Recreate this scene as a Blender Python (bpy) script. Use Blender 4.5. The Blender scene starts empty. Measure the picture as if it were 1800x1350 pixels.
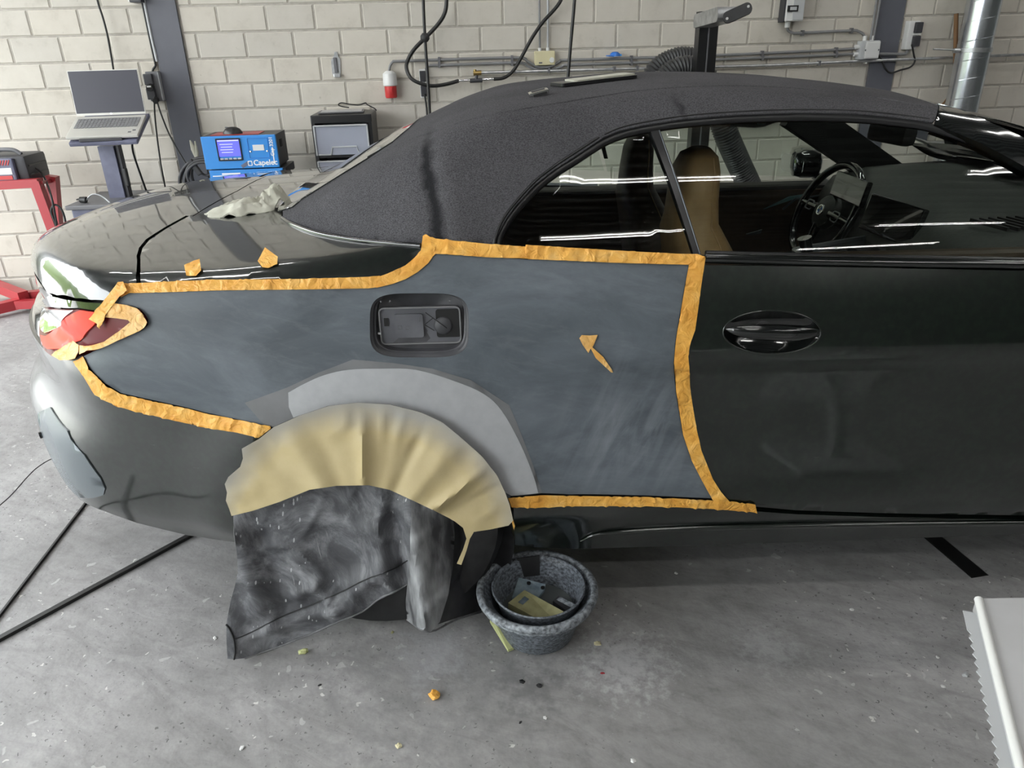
import bpy, bmesh, math, random
import numpy as np
from math import sin, cos, tan, pi, radians, sqrt, atan2
from mathutils import Vector, Matrix
from mathutils.geometry import delaunay_2d_cdt

random.seed(7)
rng = np.random.default_rng(7)
scene = bpy.context.scene
COL = scene.collection

# ------------------------------------------------------------------ camera
FPX = 1294.0; PITCH = radians(24.62); ROLL = radians(1.474); CAMH = 1.44
CAM = np.array([0.0, 0.0, CAMH])
cr_, sr_ = cos(ROLL), sin(ROLL); cp_, sp_ = cos(PITCH), sin(PITCH)
AX_R = Vector((cr_, -sr_*sp_, -sr_*cp_)); AX_D = Vector((-sr_, -cr_*sp_, -cr_*cp_)); AX_F = Vector((0, cp_, -sp_))
cam_data = bpy.data.cameras.new('camera'); cam = bpy.data.objects.new('camera', cam_data); COL.objects.link(cam)
M = Matrix.Identity(4)
for i in range(3):
    M[i][0] = AX_R[i]; M[i][1] = -AX_D[i]; M[i][2] = -AX_F[i]
M[2][3] = CAMH
cam.matrix_world = M
cam_data.sensor_width = 36.0; cam_data.lens = FPX/1800*36; cam_data.clip_start = 0.05; cam_data.clip_end = 200
scene.camera = cam
scene.cycles.use_adaptive_sampling = True; scene.cycles.adaptive_threshold = 0.03; scene.cycles.max_bounces = 5; scene.cycles.diffuse_bounces = 3; scene.cycles.glossy_bounces = 4; scene.cycles.transparent_max_bounces = 10; scene.cycles.transmission_bounces = 4; scene.cycles.sample_clamp_indirect = 6.0

# ------------------------------------------------------------------ world, light, exposure
world = bpy.data.worlds.new('overcast_sky'); scene.world = world; world.use_nodes = True
wn = world.node_tree.nodes; wl = world.node_tree.links
bg = wn['Background']; bg.inputs['Color'].default_value = (0.93, 0.97, 1.0, 1); bg.inputs['Strength'].default_value = 7.4
scene.view_settings.view_transform = 'Standard'; scene.view_settings.look = 'None'
scene.view_settings.exposure = 0.22; scene.view_settings.gamma = 1.0; scene.view_settings.use_curve_mapping = False
LAMP_POWER = 27.0      # emission strength of the ceiling tubes

# ------------------------------------------------------------------ materials
def newmat(name):
    m = bpy.data.materials.new(name); m.use_nodes = True
    return m, m.node_tree.nodes, m.node_tree.links, m.node_tree.nodes['Principled BSDF']
def setp(b, **kw):
    names = dict(rough='Roughness', metal='Metallic', spec='Specular IOR Level', coat='Coat Weight', coatr='Coat Roughness', coatior='Coat IOR', ior='IOR', trans='Transmission Weight', alpha='Alpha', sheen='Sheen Weight')
    for k, v in kw.items():
        b.inputs[names[k]].default_value = v
def mat(name, col, rough=0.5, **kw):
    m, n, l, b = newmat(name)
    b.inputs['Base Color'].default_value = (*col, 1); setp(b, rough=rough, **kw)
    return m
def ramp(n, l, src, stops):
    r = n.new('ShaderNodeValToRGB'); e = r.color_ramp.elements
    while len(e) < len(stops): e.new(0.5)
    for i, (p, c) in enumerate(stops):
        e[i].position = p; e[i].color = (*c, 1) if len(c) == 3 else c
    l.new(src, r.inputs[0]); return r
def texco(n, l, scale=(1, 1, 1), rot=(0, 0, 0), loc=(0, 0, 0), kind='Object'):
    t = n.new('ShaderNodeTexCoord'); v = t.outputs[kind]
    if any(rot) or any(loc):                          # turn first, then stretch
        m0 = n.new('ShaderNodeMapping'); m0.inputs['Rotation'].default_value = rot; m0.inputs['Location'].default_value = loc; l.new(v, m0.inputs[0]); v = m0.outputs[0]
    if tuple(scale) != (1, 1, 1):
        mp = n.new('ShaderNodeMapping'); mp.inputs['Scale'].default_value = scale; l.new(v, mp.inputs[0]); v = mp.outputs[0]
    return v
def noise(n, l, vec, scale, detail=4, rough=0.55, dist=0.0):
    t = n.new('ShaderNodeTexNoise'); t.inputs['Scale'].default_value = scale; t.inputs['Detail'].default_value = detail
    t.inputs['Roughness'].default_value = rough; t.inputs['Distortion'].default_value = dist
    l.new(vec, t.inputs['Vector']); return t.outputs[0]
def mixc(n, l, fac, a, b, mode='MIX'):
    m = n.new('ShaderNodeMix'); m.data_type = 'RGBA'; m.blend_type = mode
    for sock, v in ((m.inputs[0], fac), (m.inputs[6], a), (m.inputs[7], b)):
        if isinstance(v, (int, float)): sock.default_value = v
        elif isinstance(v, tuple): sock.default_value = (*v, 1)
        else: l.new(v, sock)
    return m.outputs[2]
def math_(n, l, op, a, b=0.0, c=None, clamp=False):
    m = n.new('ShaderNodeMath'); m.operation = op; m.use_clamp = clamp
    for i, v in enumerate((a, b, c)):
        if v is None: continue
        if isinstance(v, (int, float)): m.inputs[i].default_value = v
        else: l.new(v, m.inputs[i])
    return m.outputs[0]
def bump(n, l, b, h, strength=0.3, dist=0.01):
    u = n.new('ShaderNodeBump'); u.inputs['Strength'].default_value = strength; u.inputs['Distance'].default_value = dist
    l.new(h, u.inputs['Height']); l.new(u.outputs[0], b.inputs['Normal']); return u
def noisy(name, c1, c2, scale=8, rough=0.6, bumps=0.0, bdist=0.005, detail=5, lo=0.35, hi=0.65, scl=(1, 1, 1), **kw):
    m, n, l, b = newmat(name)
    v = texco(n, l, scl); f = noise(n, l, v, scale, detail)
    r = ramp(n, l, f, [(lo, c1), (hi, c2)]); l.new(r.outputs[0], b.inputs['Base Color'])
    setp(b, rough=rough, **kw)
    if bumps: bump(n, l, b, f, bumps, bdist)
    return m

MT = {}
def build_materials():
    # calcium silicate blocks
    m, n, l, b = newmat('wall_block')
    oi = n.new('ShaderNodeObjectInfo')
    v = texco(n, l); add = n.new('ShaderNodeVectorMath'); add.operation = 'MULTIPLY_ADD'
    add.inputs[1].default_value = (1, 1, 1); cmb = n.new('ShaderNodeCombineXYZ')
    l.new(math_(n, l, 'MULTIPLY', oi.outputs['Random'], 37.0), cmb.inputs[0]); l.new(v, add.inputs[0]); l.new(cmb.outputs[0], add.inputs[2])
    f = noise(n, l, add.outputs[0], 9, 6, 0.62)
    r = ramp(n, l, f, [(0.26, (0.45, 0.42, 0.37)), (0.45, (0.53, 0.50, 0.445)), (0.75, (0.565, 0.535, 0.48))])
    f2 = noise(n, l, add.outputs[0], 30, 3, 0.7)
    sp = ramp(n, l, f2, [(0.68, (1, 1, 1)), (0.78, (0.74, 0.73, 0.72))])
    tint = ramp(n, l, oi.outputs['Random'], [(0.0, (0.93, 0.93, 0.93)), (0.5, (1, 0.995, 0.985)), (1.0, (1.0, 0.985, 0.96))])
    c = mixc(n, l, 1.0, r.outputs[0], tint.outputs[0], 'MULTIPLY'); c = mixc(n, l, 1.0, c, sp.outputs[0], 'MULTIPLY')
    l.new(c, b.inputs['Base Color']); setp(b, rough=0.85); bump(n, l, b, f2, 0.15, 0.004); MT['block'] = m
    MT['mortar'] = noisy('mortar', (0.36, 0.335, 0.295), (0.44, 0.415, 0.37), 30, 0.95, 0.4)
    # concrete floor
    m, n, l, b = newmat('concrete_floor')
    v = texco(n, l)
    f = noise(n, l, v, 1.3, 5, 0.62, 0.4); r = ramp(n, l, f, [(0.3, (0.25, 0.245, 0.242)), (0.52, (0.32, 0.313, 0.31)), (0.72, (0.39, 0.383, 0.378))])
    v2 = texco(n, l, (1, 3.2, 1), (0, 0, 0.5)); f2 = noise(n, l, v2, 5, 4, 0.7, 0.8)
    streak = ramp(n, l, f2, [(0.32, (0.8, 0.8, 0.8)), (0.55, (1, 1, 1)), (0.78, (1.13, 1.13, 1.13))])
    c = mixc(n, l, 1.0, r.outputs[0], streak.outputs[0], 'MULTIPLY')
    f4 = noise(n, l, v, 26, 4, 0.75); c = mixc(n, l, 1.0, c, ramp(n, l, f4, [(0.3, (0.86,)*3), (0.5, (1.0,)*3), (0.75, (1.08,)*3)]).outputs[0], 'MULTIPLY')
    def specks(scale, size, seed, thr, mscale, col, c, nz=0.25):
        vv = texco(n, l, (1, 1, 1), (0, 0, seed), (seed*3.1, seed, 0))
        dn = n.new('ShaderNodeTexNoise'); dn.noise_dimensions = '2D'; dn.inputs['Detail'].default_value = 0; dn.inputs['Scale'].default_value = scale*1.7; l.new(vv, dn.inputs['Vector'])
        mx = n.new('ShaderNodeVectorMath'); mx.operation = 'MULTIPLY_ADD'; mx.inputs[1].default_value = (nz/scale*2,)*3
        l.new(dn.outputs['Color'], mx.inputs[0]); l.new(vv, mx.inputs[2])
        vo = n.new('ShaderNodeTexVoronoi'); vo.voronoi_dimensions = '2D'; vo.inputs['Scale'].default_value = scale; l.new(mx.outputs[0], vo.inputs['Vector'])
        sp = n.new('ShaderNodeSeparateColor'); l.new(vo.outputs['Color'], sp.inputs[0])
        sz = math_(n, l, 'MULTIPLY', sp.outputs[1], size)
        inside = math_(n, l, 'LESS_THAN', vo.outputs['Distance'], sz)
        pick = math_(n, l, 'GREATER_THAN', sp.outputs[0], thr)
        pm = math_(n, l, 'GREATER_THAN', f, 0.40 if seed < 1 else 0.44)
        fac = math_(n, l, 'MULTIPLY', math_(n, l, 'MULTIPLY', inside, pick), pm)
        return mixc(n, l, math_(n, l, 'MULTIPLY', fac, 0.8), c, col)
    c = specks(24, 0.26, 0.3, 0.88, 2.6, (0.46, 0.455, 0.45), c, 0.35)
    c = specks(50, 0.24, 1.3, 0.94, 2.2, (0.66, 0.65, 0.62), c, 0.4)
    c = specks(85, 0.22, 2.1, 0.95, 2.0, (0.06, 0.06, 0.06), c, 0.5)
    c = specks(120, 0.32, 0.9, 0.9, 1.8, (0.11, 0.108, 0.105), c, 0.5)
    # sanding dust spilt around the wheel and the bucket (a stain with its own outline)
    bn = {}
    def blot(cx, cy, rad, col, amt, c, nscale=7):
        tc = n.new('ShaderNodeTexCoord'); sub = n.new('ShaderNodeVectorMath'); sub.operation = 'DISTANCE'; sub.inputs[1].default_value = (cx, cy, 0)
        l.new(tc.outputs['Object'], sub.inputs[0])
        key = 18 if nscale < 26 else 38
        if key not in bn: bn[key] = noise(n, l, tc.outputs['Object'], key, 3, 0.7)
        nz = bn[key]
        d = math_(n, l, 'ADD', sub.outputs['Value'], math_(n, l, 'MULTIPLY', math_(n, l, 'SUBTRACT', nz, 0.5), rad*3.4))
        mr = n.new('ShaderNodeMapRange'); mr.inputs[1].default_value = rad*1.25; mr.inputs[2].default_value = rad*0.15; l.new(d, mr.inputs[0])
        return mixc(n, l, math_(n, l, 'MULTIPLY', mr.outputs[0], amt), c, col)
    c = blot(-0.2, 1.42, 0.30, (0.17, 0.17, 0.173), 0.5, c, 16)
    c = blot(-0.22, 1.45, 0.09, (0.40, 0.40, 0.41), 0.6, c, 20)
    c = blot(0.27, 1.41, 0.11, (0.50, 0.50, 0.50), 0.6, c, 42)
    c = blot(0.66, 1.45, 0.08, (0.44, 0.44, 0.435), 0.5, c, 30)
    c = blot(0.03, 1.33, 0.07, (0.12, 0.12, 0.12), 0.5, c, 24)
    l.new(c, b.inputs['Base Color'])
    rr = ramp(n, l, f2, [(0.3, (0.42,)*3), (0.7, (0.62,)*3)]); l.new(rr.outputs[0], b.inputs['Roughness'])
    f3 = noise(n, l, v, 90, 1, 0.6); bump(n, l, b, f3, 0.12, 0.004); 
    for nd in n:
        if nd.bl_idname == 'ShaderNodeTexNoise': nd.noise_dimensions = '2D'
    MT['floor'] = m
    MT['steel_col'] = noisy('painted_steel_grey', (0.075, 0.078, 0.095), (0.10, 0.103, 0.122), 3, 0.5)
    MT['ceiling'] = mat('ceiling_sheet', (0.22, 0.23, 0.23), 0.4)
    MT['ceiling_shade'] = mat('ceiling_trough_shade', (0.05, 0.052, 0.052), 0.5)  # shade of the troughs between the ribs, as a colour
    MT['plaster'] = noisy('painted_wall', (0.085, 0.09, 0.085), (0.12, 0.125, 0.12), 2, 0.8)
    MT['pavement'] = noisy('outside_paving', (0.36, 0.35, 0.33), (0.46, 0.45, 0.43), 3, 0.9)
    MT['hedge'] = noisy('hedge_leaves', (0.05, 0.10, 0.025), (0.22, 0.30, 0.08), 14, 0.8, 0.8, 0.05)
    m, n, l, b = newmat('tube_light'); b.inputs['Base Color'].default_value = (1, 1, 1, 1)
    b.inputs['Emission Color'].default_value = (1.0, 0.99, 0.96, 1); b.inputs['Emission Strength'].default_value = LAMP_POWER; MT['tube'] = m
    MT['white_metal'] = mat('white_enamel', (0.72, 0.72, 0.70), 0.4)
    # car paint: near-black green with a clear coat
    m, n, l, b = newmat('green_black_paint')
    v = texco(n, l); f = noise(n, l, v, 60, 1); r = ramp(n, l, f, [(0.4, (0.0035, 0.0055, 0.0046)), (0.7, (0.0065, 0.0115, 0.0085))])
    l.new(r.outputs[0], b.inputs['Base Color'])
    f2 = noise(n, l, texco(n, l, (1, 1, 3)), 7, 7, 0.7); rr = ramp(n, l, f2, [(0.5, (0.008,)*3), (0.85, (0.06,)*3)])
    l.new(rr.outputs[0], b.inputs['Coat Roughness'])
    setp(b, rough=0.28, metal=0.25, coat=1.0, coatior=1.66); MT['paint'] = m
    # same paint, dusty door skin
    m, n, l, b = newmat('green_black_paint_dusty')
    v = texco(n, l); f = noise(n, l, v, 60, 1); r = ramp(n, l, f, [(0.4, (0.0035, 0.0060, 0.0046)), (0.7, (0.0065, 0.013, 0.0085))])
    fd = noise(n, l, texco(n, l, (1, 1, 2.5)), 5, 9, 0.75, 0.5); rd = ramp(n, l, fd, [(0.5, (0, 0, 0)), (0.85, (0.55,)*3)])
    fs = noise(n, l, texco(n, l, (3, 3, 18)), 4, 4, 0.7); rs = ramp(n, l, fs, [(0.70, (0, 0, 0)), (0.76, (0.6,)*3)])
    c = mixc(n, l, math_(n, l, 'MULTIPLY', rd.outputs[0], 0.035), r.outputs[0], (0.35, 0.36, 0.35))
    c = mixc(n, l, math_(n, l, 'MULTIPLY', rs.outputs[0], 0.12), c, (0.45, 0.46, 0.45))
    l.new(c, b.inputs['Base Color'])
    rr = ramp(n, l, fd, [(0.4, (0.03,)*3), (0.85, (0.22,)*3)]); l.new(rr.outputs[0], b.inputs['Coat Roughness'])
    setp(b, rough=0.3, metal=0.2, coat=1.0, coatior=1.55); MT['paint_dusty'] = m
    # sanded quarter panel
    m, n, l, b = newmat('sanded_paint')
    v = texco(n, l, (1.0, 1, 2.2)); f = noise(n, l, v, 3.2, 8, 0.66, 0.6)
    r = ramp(n, l, f, [(0.3, (0.066, 0.077, 0.09)), (0.5, (0.098, 0.114, 0.13)), (0.75, (0.15, 0.17, 0.192))])
    va = texco(n, l, (1.6, 1, 6), (0, radians(-14), 0)); fa = noise(n, l, va, 6, 8, 0.75, 0.8); ra = ramp(n, l, fa, [(0.5, (0,)*3), (0.9, (0.45,)*3)])
    c = mixc(n, l, ra.outputs[0], r.outputs[0], (0.22, 0.24, 0.262))
    # swirl of wiped dust towards the door
    vb = texco(n, l, (7, 1, 1.3), (0, radians(-24), 0)); fb = noise(n, l, vb, 3.6, 5, 0.6, 0.6); rb = ramp(n, l, fb, [(0.42, (0,)*3), (0.7, (1,)*3)])
    tc = n.new('ShaderNodeTexCoord'); ds = n.new('ShaderNodeVectorMath'); ds.operation = 'DISTANCE'; ds.inputs[1].default_value = (0.285, 1.52, 0.60)
    l.new(tc.outputs['Object'], ds.inputs[0]); mr = n.new('ShaderNodeMapRange'); mr.inputs[1].default_value = 0.24; mr.inputs[2].default_value = 0.03; l.new(ds.outputs['Value'], mr.inputs[0])
    c = mixc(n, l, math_(n, l, 'MULTIPLY', math_(n, l, 'MULTIPLY', rb.outputs[0], mr.outputs[0]), 0.75), c, (0.235, 0.255, 0.28))
    l.new(c, b.inputs['Base Color']); setp(b, rough=0.52, spec=0.35)
    rr = ramp(n, l, fa, [(0.3, (0.42,)*3), (0.8, (0.62,)*3)]); l.new(rr.outputs[0], b.inputs['Roughness']); MT['sanded'] = m
    MT['primer'] = noisy('grey_primer', (0.385, 0.392, 0.405), (0.42, 0.428, 0.44), 40, 0.55, 0.05)
    MT['primer_edge'] = noisy('feathered_primer', (0.135, 0.138, 0.142), (0.20, 0.203, 0.21), 6, 0.55, 0.0)
    MT['gap'] = mat('dark_cavity', (0.006, 0.006, 0.006), 0.7)
    MT['black_trim'] = mat('black_trim', (0.012, 0.012, 0.013), 0.33)
    MT['gloss_black'] = mat('gloss_black', (0.006, 0.007, 0.007), 0.12, coat=1.0, coatr=0.02)
    MT['rubber'] = noisy('rubber', (0.012, 0.012, 0.013), (0.022, 0.022, 0.023), 20, 0.6, 0.1)
    # soft top cloth
    m, n, l, b = newmat('soft_top_cloth')
    v = texco(n, l); f = noise(n, l, texco(n, l, (1, 1, 2.2)), 300, 3, 0.6); f1 = noise(n, l, v, 4, 5, 0.6)
    r = ramp(n, l, f, [(0.35, (0.040, 0.039, 0.043)), (0.62, (0.098, 0.096, 0.102))])
    r1 = ramp(n, l, f1, [(0.3, (0.82,)*3), (0.65, (1.08,)*3)]); c = mixc(n, l, 1.0, r.outputs[0], r1.outputs[0], 'MULTIPLY')
    # the fold line behind the rear window, a dark crease in the cloth
    tc = n.new('ShaderNodeTexCoord'); sx = n.new('ShaderNodeSeparateXYZ'); l.new(tc.outputs['Object'], sx.inputs[0])
    fw = noise(n, l, tc.outputs['Object'], 16, 4, 0.6)
    def crease(x0, k, zr, wdt, z0, z1, amt, c):
        xx = math_(n, l, 'ADD', math_(n, l, 'SUBTRACT', sx.outputs[0], x0), math_(n, l, 'MULTIPLY', math_(n, l, 'SUBTRACT', sx.outputs[2], zr), k))
        xx = math_(n, l, 'ADD', xx, math_(n, l, 'MULTIPLY', math_(n, l, 'SUBTRACT', fw, 0.5), 0.045))
        a = n.new('ShaderNodeMapRange'); a.inputs[1].default_value = wdt; a.inputs[2].default_value = wdt*0.2; l.new(math_(n, l, 'ABSOLUTE', xx), a.inputs[0])
        w1 = n.new('ShaderNodeMapRange'); w1.inputs[1].default_value = z0; w1.inputs[2].default_value = z0+0.03; l.new(sx.outputs[2], w1.inputs[0])
        w2 = n.new('ShaderNodeMapRange'); w2.inputs[1].default_value = z1; w2.inputs[2].default_value = z1-0.03; l.new(sx.outputs[2], w2.inputs[0])
        fac = math_(n, l, 'MULTIPLY', math_(n, l, 'MULTIPLY', a.outputs[0], w1.outputs[0]), math_(n, l, 'MULTIPLY', w2.outputs[0], amt))
        return mixc(n, l, fac, c, (0.010, 0.010, 0.011))
    c = crease(-0.165, 0.16, 1.13, 0.022, 1.0, 1.26, 0.85, c)
    c = crease(0.405, 0.35, 1.30, 0.013, 1.265, 1.335, 0.55, c)
    l.new(c, b.inputs['Base Color']); setp(b, rough=0.95, spec=0.08); bump(n, l, b, f, 0.3, 0.002); MT['cloth'] = m
    # glass: thin pane, clear film plus mirror reflection by angle
    def glass(name, tint, gloss=1.0, ior=1.5):
        m = bpy.data.materials.new(name); m.use_nodes = True; n = m.node_tree.nodes; l = m.node_tree.links; n.clear()
        o = n.new('ShaderNodeOutputMaterial'); t = n.new('ShaderNodeBsdfTransparent'); t.inputs[0].default_value = (*tint, 1)
        g = n.new('ShaderNodeBsdfGlossy'); g.inputs['Roughness'].default_value = 0.0; g.inputs[0].default_value = (gloss, gloss, gloss, 1)
        fr = n.new('ShaderNodeFresnel'); fr.inputs[0].default_value = ior
        mx = n.new('ShaderNodeMixShader'); l.new(fr.outputs[0], mx.inputs[0]); l.new(t.outputs[0], mx.inputs[1]); l.new(g.outputs[0], mx.inputs[2])
        l.new(mx.outputs[0], o.inputs[0]); return m
    MT['glass'] = glass('tinted_glass', (0.86, 0.92, 0.88), 1.0, 1.45)
    MT['glass_far'] = glass('tinted_glass_far', (0.90, 0.95, 0.92), 1.0, 1.4)
    frosted = bpy.data.materials.new('frosted_plastic'); frosted.use_nodes = True; n = frosted.node_tree.nodes; l = frosted.node_tree.links; n.clear()
    o_ = n.new('ShaderNodeOutputMaterial'); t_ = n.new('ShaderNodeBsdfTransparent'); t_.inputs[0].default_value = (0.85, 0.87, 0.93, 1); p_ = n.new('ShaderNodeBsdfPrincipled'); p_.inputs['Base Color'].default_value = (0.50, 0.52, 0.60, 1); p_.inputs['Roughness'].default_value = 0.3
    x_ = n.new('ShaderNodeMixShader'); x_.inputs[0].default_value = 0.55; l.new(t_.outputs[0], x_.inputs[1]); l.new(p_.outputs[0], x_.inputs[2]); l.new(x_.outputs[0], o_.inputs[0])
    MT['clear_plastic'] = glass('clear_plastic', (0.80, 0.83, 0.88), 1.0, 1.6)
    MT['frosted'] = frosted
    MT['rear_glass'] = mat('rear_window_glass', (0.02, 0.022, 0.02), 0.05, coat=1.0, coatr=0.02, coatior=1.9)
    MT['red_lens'] = mat('red_lens', (0.55, 0.022, 0.014), 0.18)
    MT['dark_red_lens'] = mat('dark_red_lens', (0.13, 0.010, 0.016), 0.3, spec=0.3)
    MT['bright_red'] = mat('light_guide_red', (0.80, 0.055, 0.03), 0.35, spec=0.25)
    MT['satin_grey'] = mat('satin_grey_trim', (0.16, 0.175, 0.19), 0.28, metal=0.6)
    MT['reflection_grey'] = mat('bumper_reflection_grey', (0.13, 0.15, 0.165), 0.25, metal=0.2)  # reflected floor light put into a plain grey
    # masking tape
    m, n, l, b = newmat('masking_tape')
    v = texco(n, l); f = noise(n, l, v, 18, 4, 0.6); r = ramp(n, l, f, [(0.35, (0.72, 0.33, 0.05)), (0.55, (0.82, 0.43, 0.085)), (0.75, (0.86, 0.53, 0.17))])
    l.new(r.outputs[0], b.inputs['Base Color']); setp(b, rough=0.45, spec=0.4)
    f2 = noise(n, l, texco(n, l, (1, 1, 1), (0.3, 0.6, 0.2)), 38, 3, 0.5, 1.5); bump(n, l, b, f2, 0.9, 0.006); MT['tape'] = m
    m, n, l, b = newmat('masking_tape_rolled_over_primer')
    v = texco(n, l); f = noise(n, l, v, 14, 4, 0.6); r = ramp(n, l, f, [(0.35, (0.72, 0.36, 0.08)), (0.6, (0.80, 0.50, 0.19))])
    l.new(r.outputs[0], b.inputs['Base Color']); setp(b, rough=0.45, spec=0.4)
    f2 = noise(n, l, texco(n, l, (1, 1, 1), (0.3, 0.6, 0.2)), 38, 3, 0.5, 1.5); bump(n, l, b, f2, 0.9, 0.006); MT['tape_pale'] = m
    # masking paper with grey overspray along the arch
    m, n, l, b = newmat('kraft_masking_paper')
    v = texco(n, l); f = noise(n, l, v, 6, 5, 0.6); r = ramp(n, l, f, [(0.35, (0.47, 0.38, 0.20)), (0.65, (0.56, 0.465, 0.265))])
    ds = n.new('ShaderNodeVectorMath'); ds.operation = 'DISTANCE'; ds.inputs[1].default_value = (-0.36, 1.50, 0.335)
    l.new(v, ds.inputs[0]); fd = math_(n, l, 'ADD', ds.outputs['Value'], math_(n, l, 'MULTIPLY', math_(n, l, 'SUBTRACT', noise(n, l, v, 7, 3), 0.5), 0.10))
    mr = n.new('ShaderNodeMapRange'); mr.inputs[1].default_value = 0.318; mr.inputs[2].default_value = 0.392; l.new(fd, mr.inputs[0])
    c = mixc(n, l, math_(n, l, 'MULTIPLY', mr.outputs[0], 0.85), r.outputs[0], (0.36, 0.36, 0.355)); l.new(c, b.inputs['Base Color'])
    setp(b, rough=0.5, spec=0.35); fb = noise(n, l, v, 220, 2); bump(n, l, b, fb, 0.08, 0.002); MT['paper'] = m
    # dusty wheel cover
    m, n, l, b = newmat('dusty_black_cover')
    v = texco(n, l, (1, 1, 0.7), (0, 0.35, 0)); f = noise(n, l, v, 7, 9, 0.72, 0.9)
    r = ramp(n, l, f, [(0.3, (0.03, 0.03, 0.034)), (0.48, (0.085, 0.087, 0.095)), (0.70, (0.30, 0.305, 0.32))])
    vo = n.new('ShaderNodeTexVoronoi'); vo.inputs['Scale'].default_value = 60; l.new(texco(n, l, (1.6, 1, 0.5), (0, -0.2, 0)), vo.inputs['Vector'])
    sp = n.new('ShaderNodeSeparateColor'); l.new(vo.outputs['Color'], sp.inputs[0])
    s = math_(n, l, 'MULTIPLY', math_(n, l, 'LESS_THAN', vo.outputs['Distance'], 0.20), math_(n, l, 'GREATER_THAN', sp.outputs[0], 0.62))
    fm = noise(n, l, texco(n, l, (1, 1, .6)), 5, 3); s = math_(n, l, 'MULTIPLY', s, math_(n, l, 'GREATER_THAN', fm, 0.5))
    c = mixc(n, l, math_(n, l, 'MULTIPLY', s, 0.75), r.outputs[0], (0.55, 0.56, 0.57))
    # streaks of dried slurry
    fv = noise(n, l, texco(n, l, (14, 1, 1.2), (0, 0.12, 0)), 4, 5, 0.8, 0.6); rv = ramp(n, l, fv, [(0.60, (0,)*3), (0.68, (1,)*3)])
    fk = noise(n, l, texco(n, l), 3.1, 2); kk = ramp(n, l, fk, [(0.48, (0,)*3), (0.6, (1,)*3)])
    c = mixc(n, l, math_(n, l, 'MULTIPLY', math_(n, l, 'MULTIPLY', rv.outputs[0], kk.outputs[0]), 0.6), c, (0.55, 0.555, 0.56))
    l.new(c, b.inputs['Base Color']); setp(b, rough=0.5, spec=0.45); bump(n, l, b, f, 0.5, 0.012); MT['cover'] = m
    MT['cover_flap'] = noisy('dusty_cover_flap', (0.05, 0.05, 0.055), (0.42, 0.43, 0.44), 9, 0.6, 0.3, 0.01, 9, 0.36, 0.7, (3, 1, 0.6))
    MT['cover_dark'] = noisy('darker_black_cover', (0.018, 0.018, 0.020), (0.065, 0.065, 0.07), 9, 0.45, 0.3, 0.008, 8, 0.40, 0.72)  # darker cover colour for the right-hand sheet
    MT['hem'] = noisy('cover_hem', (0.10, 0.10, 0.105), (0.24, 0.24, 0.25), 20, 0.7)
    MT['tub'] = noisy('dusty_black_plastic', (0.035, 0.04, 0.048), (0.26, 0.29, 0.33), 110, 0.5, 0.2, 0.002, 4, 0.36, 0.74, (1, 1, 1.6))
    MT['tub_rim'] = noisy('dusty_tub_rim', (0.06, 0.066, 0.075), (0.34, 0.37, 0.40), 85, 0.5, 0.3, 0.003, 8, 0.36, 0.66)
    MT['water'] = mat('cloudy_water', (0.10, 0.11, 0.11), 0.04, spec=0.6)
    MT['yellow_block'] = noisy('yellow_foam', (0.24, 0.23, 0.11), (0.36, 0.345, 0.185), 25, 0.8, 0.2, 0.003)
    MT['lime_board'] = mat('pale_lime_board', (0.52, 0.55, 0.26), 0.6)
    MT['blue_block'] = noisy('dusty_blue_rubber', (0.075, 0.11, 0.14), (0.19, 0.24, 0.27), 30, 0.7)
    MT['rag'] = noisy('rag_cloth', (0.42, 0.41, 0.34), (0.55, 0.54, 0.46), 9, 0.95, 0.4, 0.006)
    MT['dark_grey'] = mat('dark_grey_plastic', (0.035, 0.035, 0.04), 0.45)
    MT['mid_grey'] = mat('mid_grey_plastic', (0.12, 0.12, 0.128), 0.45)
    MT['filler'] = noisy('filler_plastic', (0.045, 0.045, 0.05), (0.075, 0.075, 0.083), 12, 0.5)
    MT['filler_light'] = noisy('filler_housing', (0.085, 0.087, 0.098), (0.13, 0.132, 0.147), 12, 0.5)
    MT['grey_pipe'] = mat('grey_conduit', (0.19, 0.19, 0.195), 0.45)
    MT['galv'] = noisy('galvanised_steel', (0.42, 0.43, 0.44), (0.62, 0.63, 0.64), 25, 0.35, metal=0.9)
    MT['duct'] = noisy('spiral_duct_steel', (0.62, 0.65, 0.70), (0.78, 0.80, 0.84), 6, 0.24, metal=1.0)
    MT['chrome'] = mat('chrome', (0.8, 0.8, 0.8), 0.12, metal=1.0)
    MT['brass'] = mat('brass', (0.42, 0.30, 0.12), 0.35, metal=1.0)
    MT['white_plastic'] = mat('white_plastic', (0.66, 0.66, 0.65), 0.4)
    MT['light_grey'] = mat('light_grey_plastic', (0.45, 0.46, 0.47), 0.4)
    MT['cream'] = mat('cream_plastic', (0.62, 0.57, 0.36), 0.5)
    MT['red_plastic'] = mat('red_plastic', (0.50, 0.035, 0.035), 0.4)
    MT['red_steel'] = mat('red_enamel', (0.36, 0.028, 0.035), 0.35)
    MT['blue_steel'] = mat('blue_enamel', (0.03, 0.23, 0.62), 0.35)
    MT['blue_plastic'] = mat('blue_plastic', (0.02, 0.15, 0.55), 0.4)
    MT['slate'] = noisy('slate_enamel', (0.10, 0.105, 0.16), (0.14, 0.145, 0.21), 12, 0.5)
    MT['cable'] = mat('black_cable', (0.012, 0.012, 0.012), 0.45)
    MT['hose_grey'] = mat('ribbed_hose', (0.035, 0.035, 0.037), 0.4)
    MT['cable_grey'] = mat('grey_cable', (0.07, 0.07, 0.075), 0.45)
    MT['wood'] = noisy('broom_wood', (0.17, 0.085, 0.035), (0.25, 0.135, 0.06), 20, 0.6, scl=(1, 1, .1))
    MT['laptop'] = mat('laptop_silver', (0.55, 0.54, 0.50), 0.4, metal=0.3)
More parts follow.
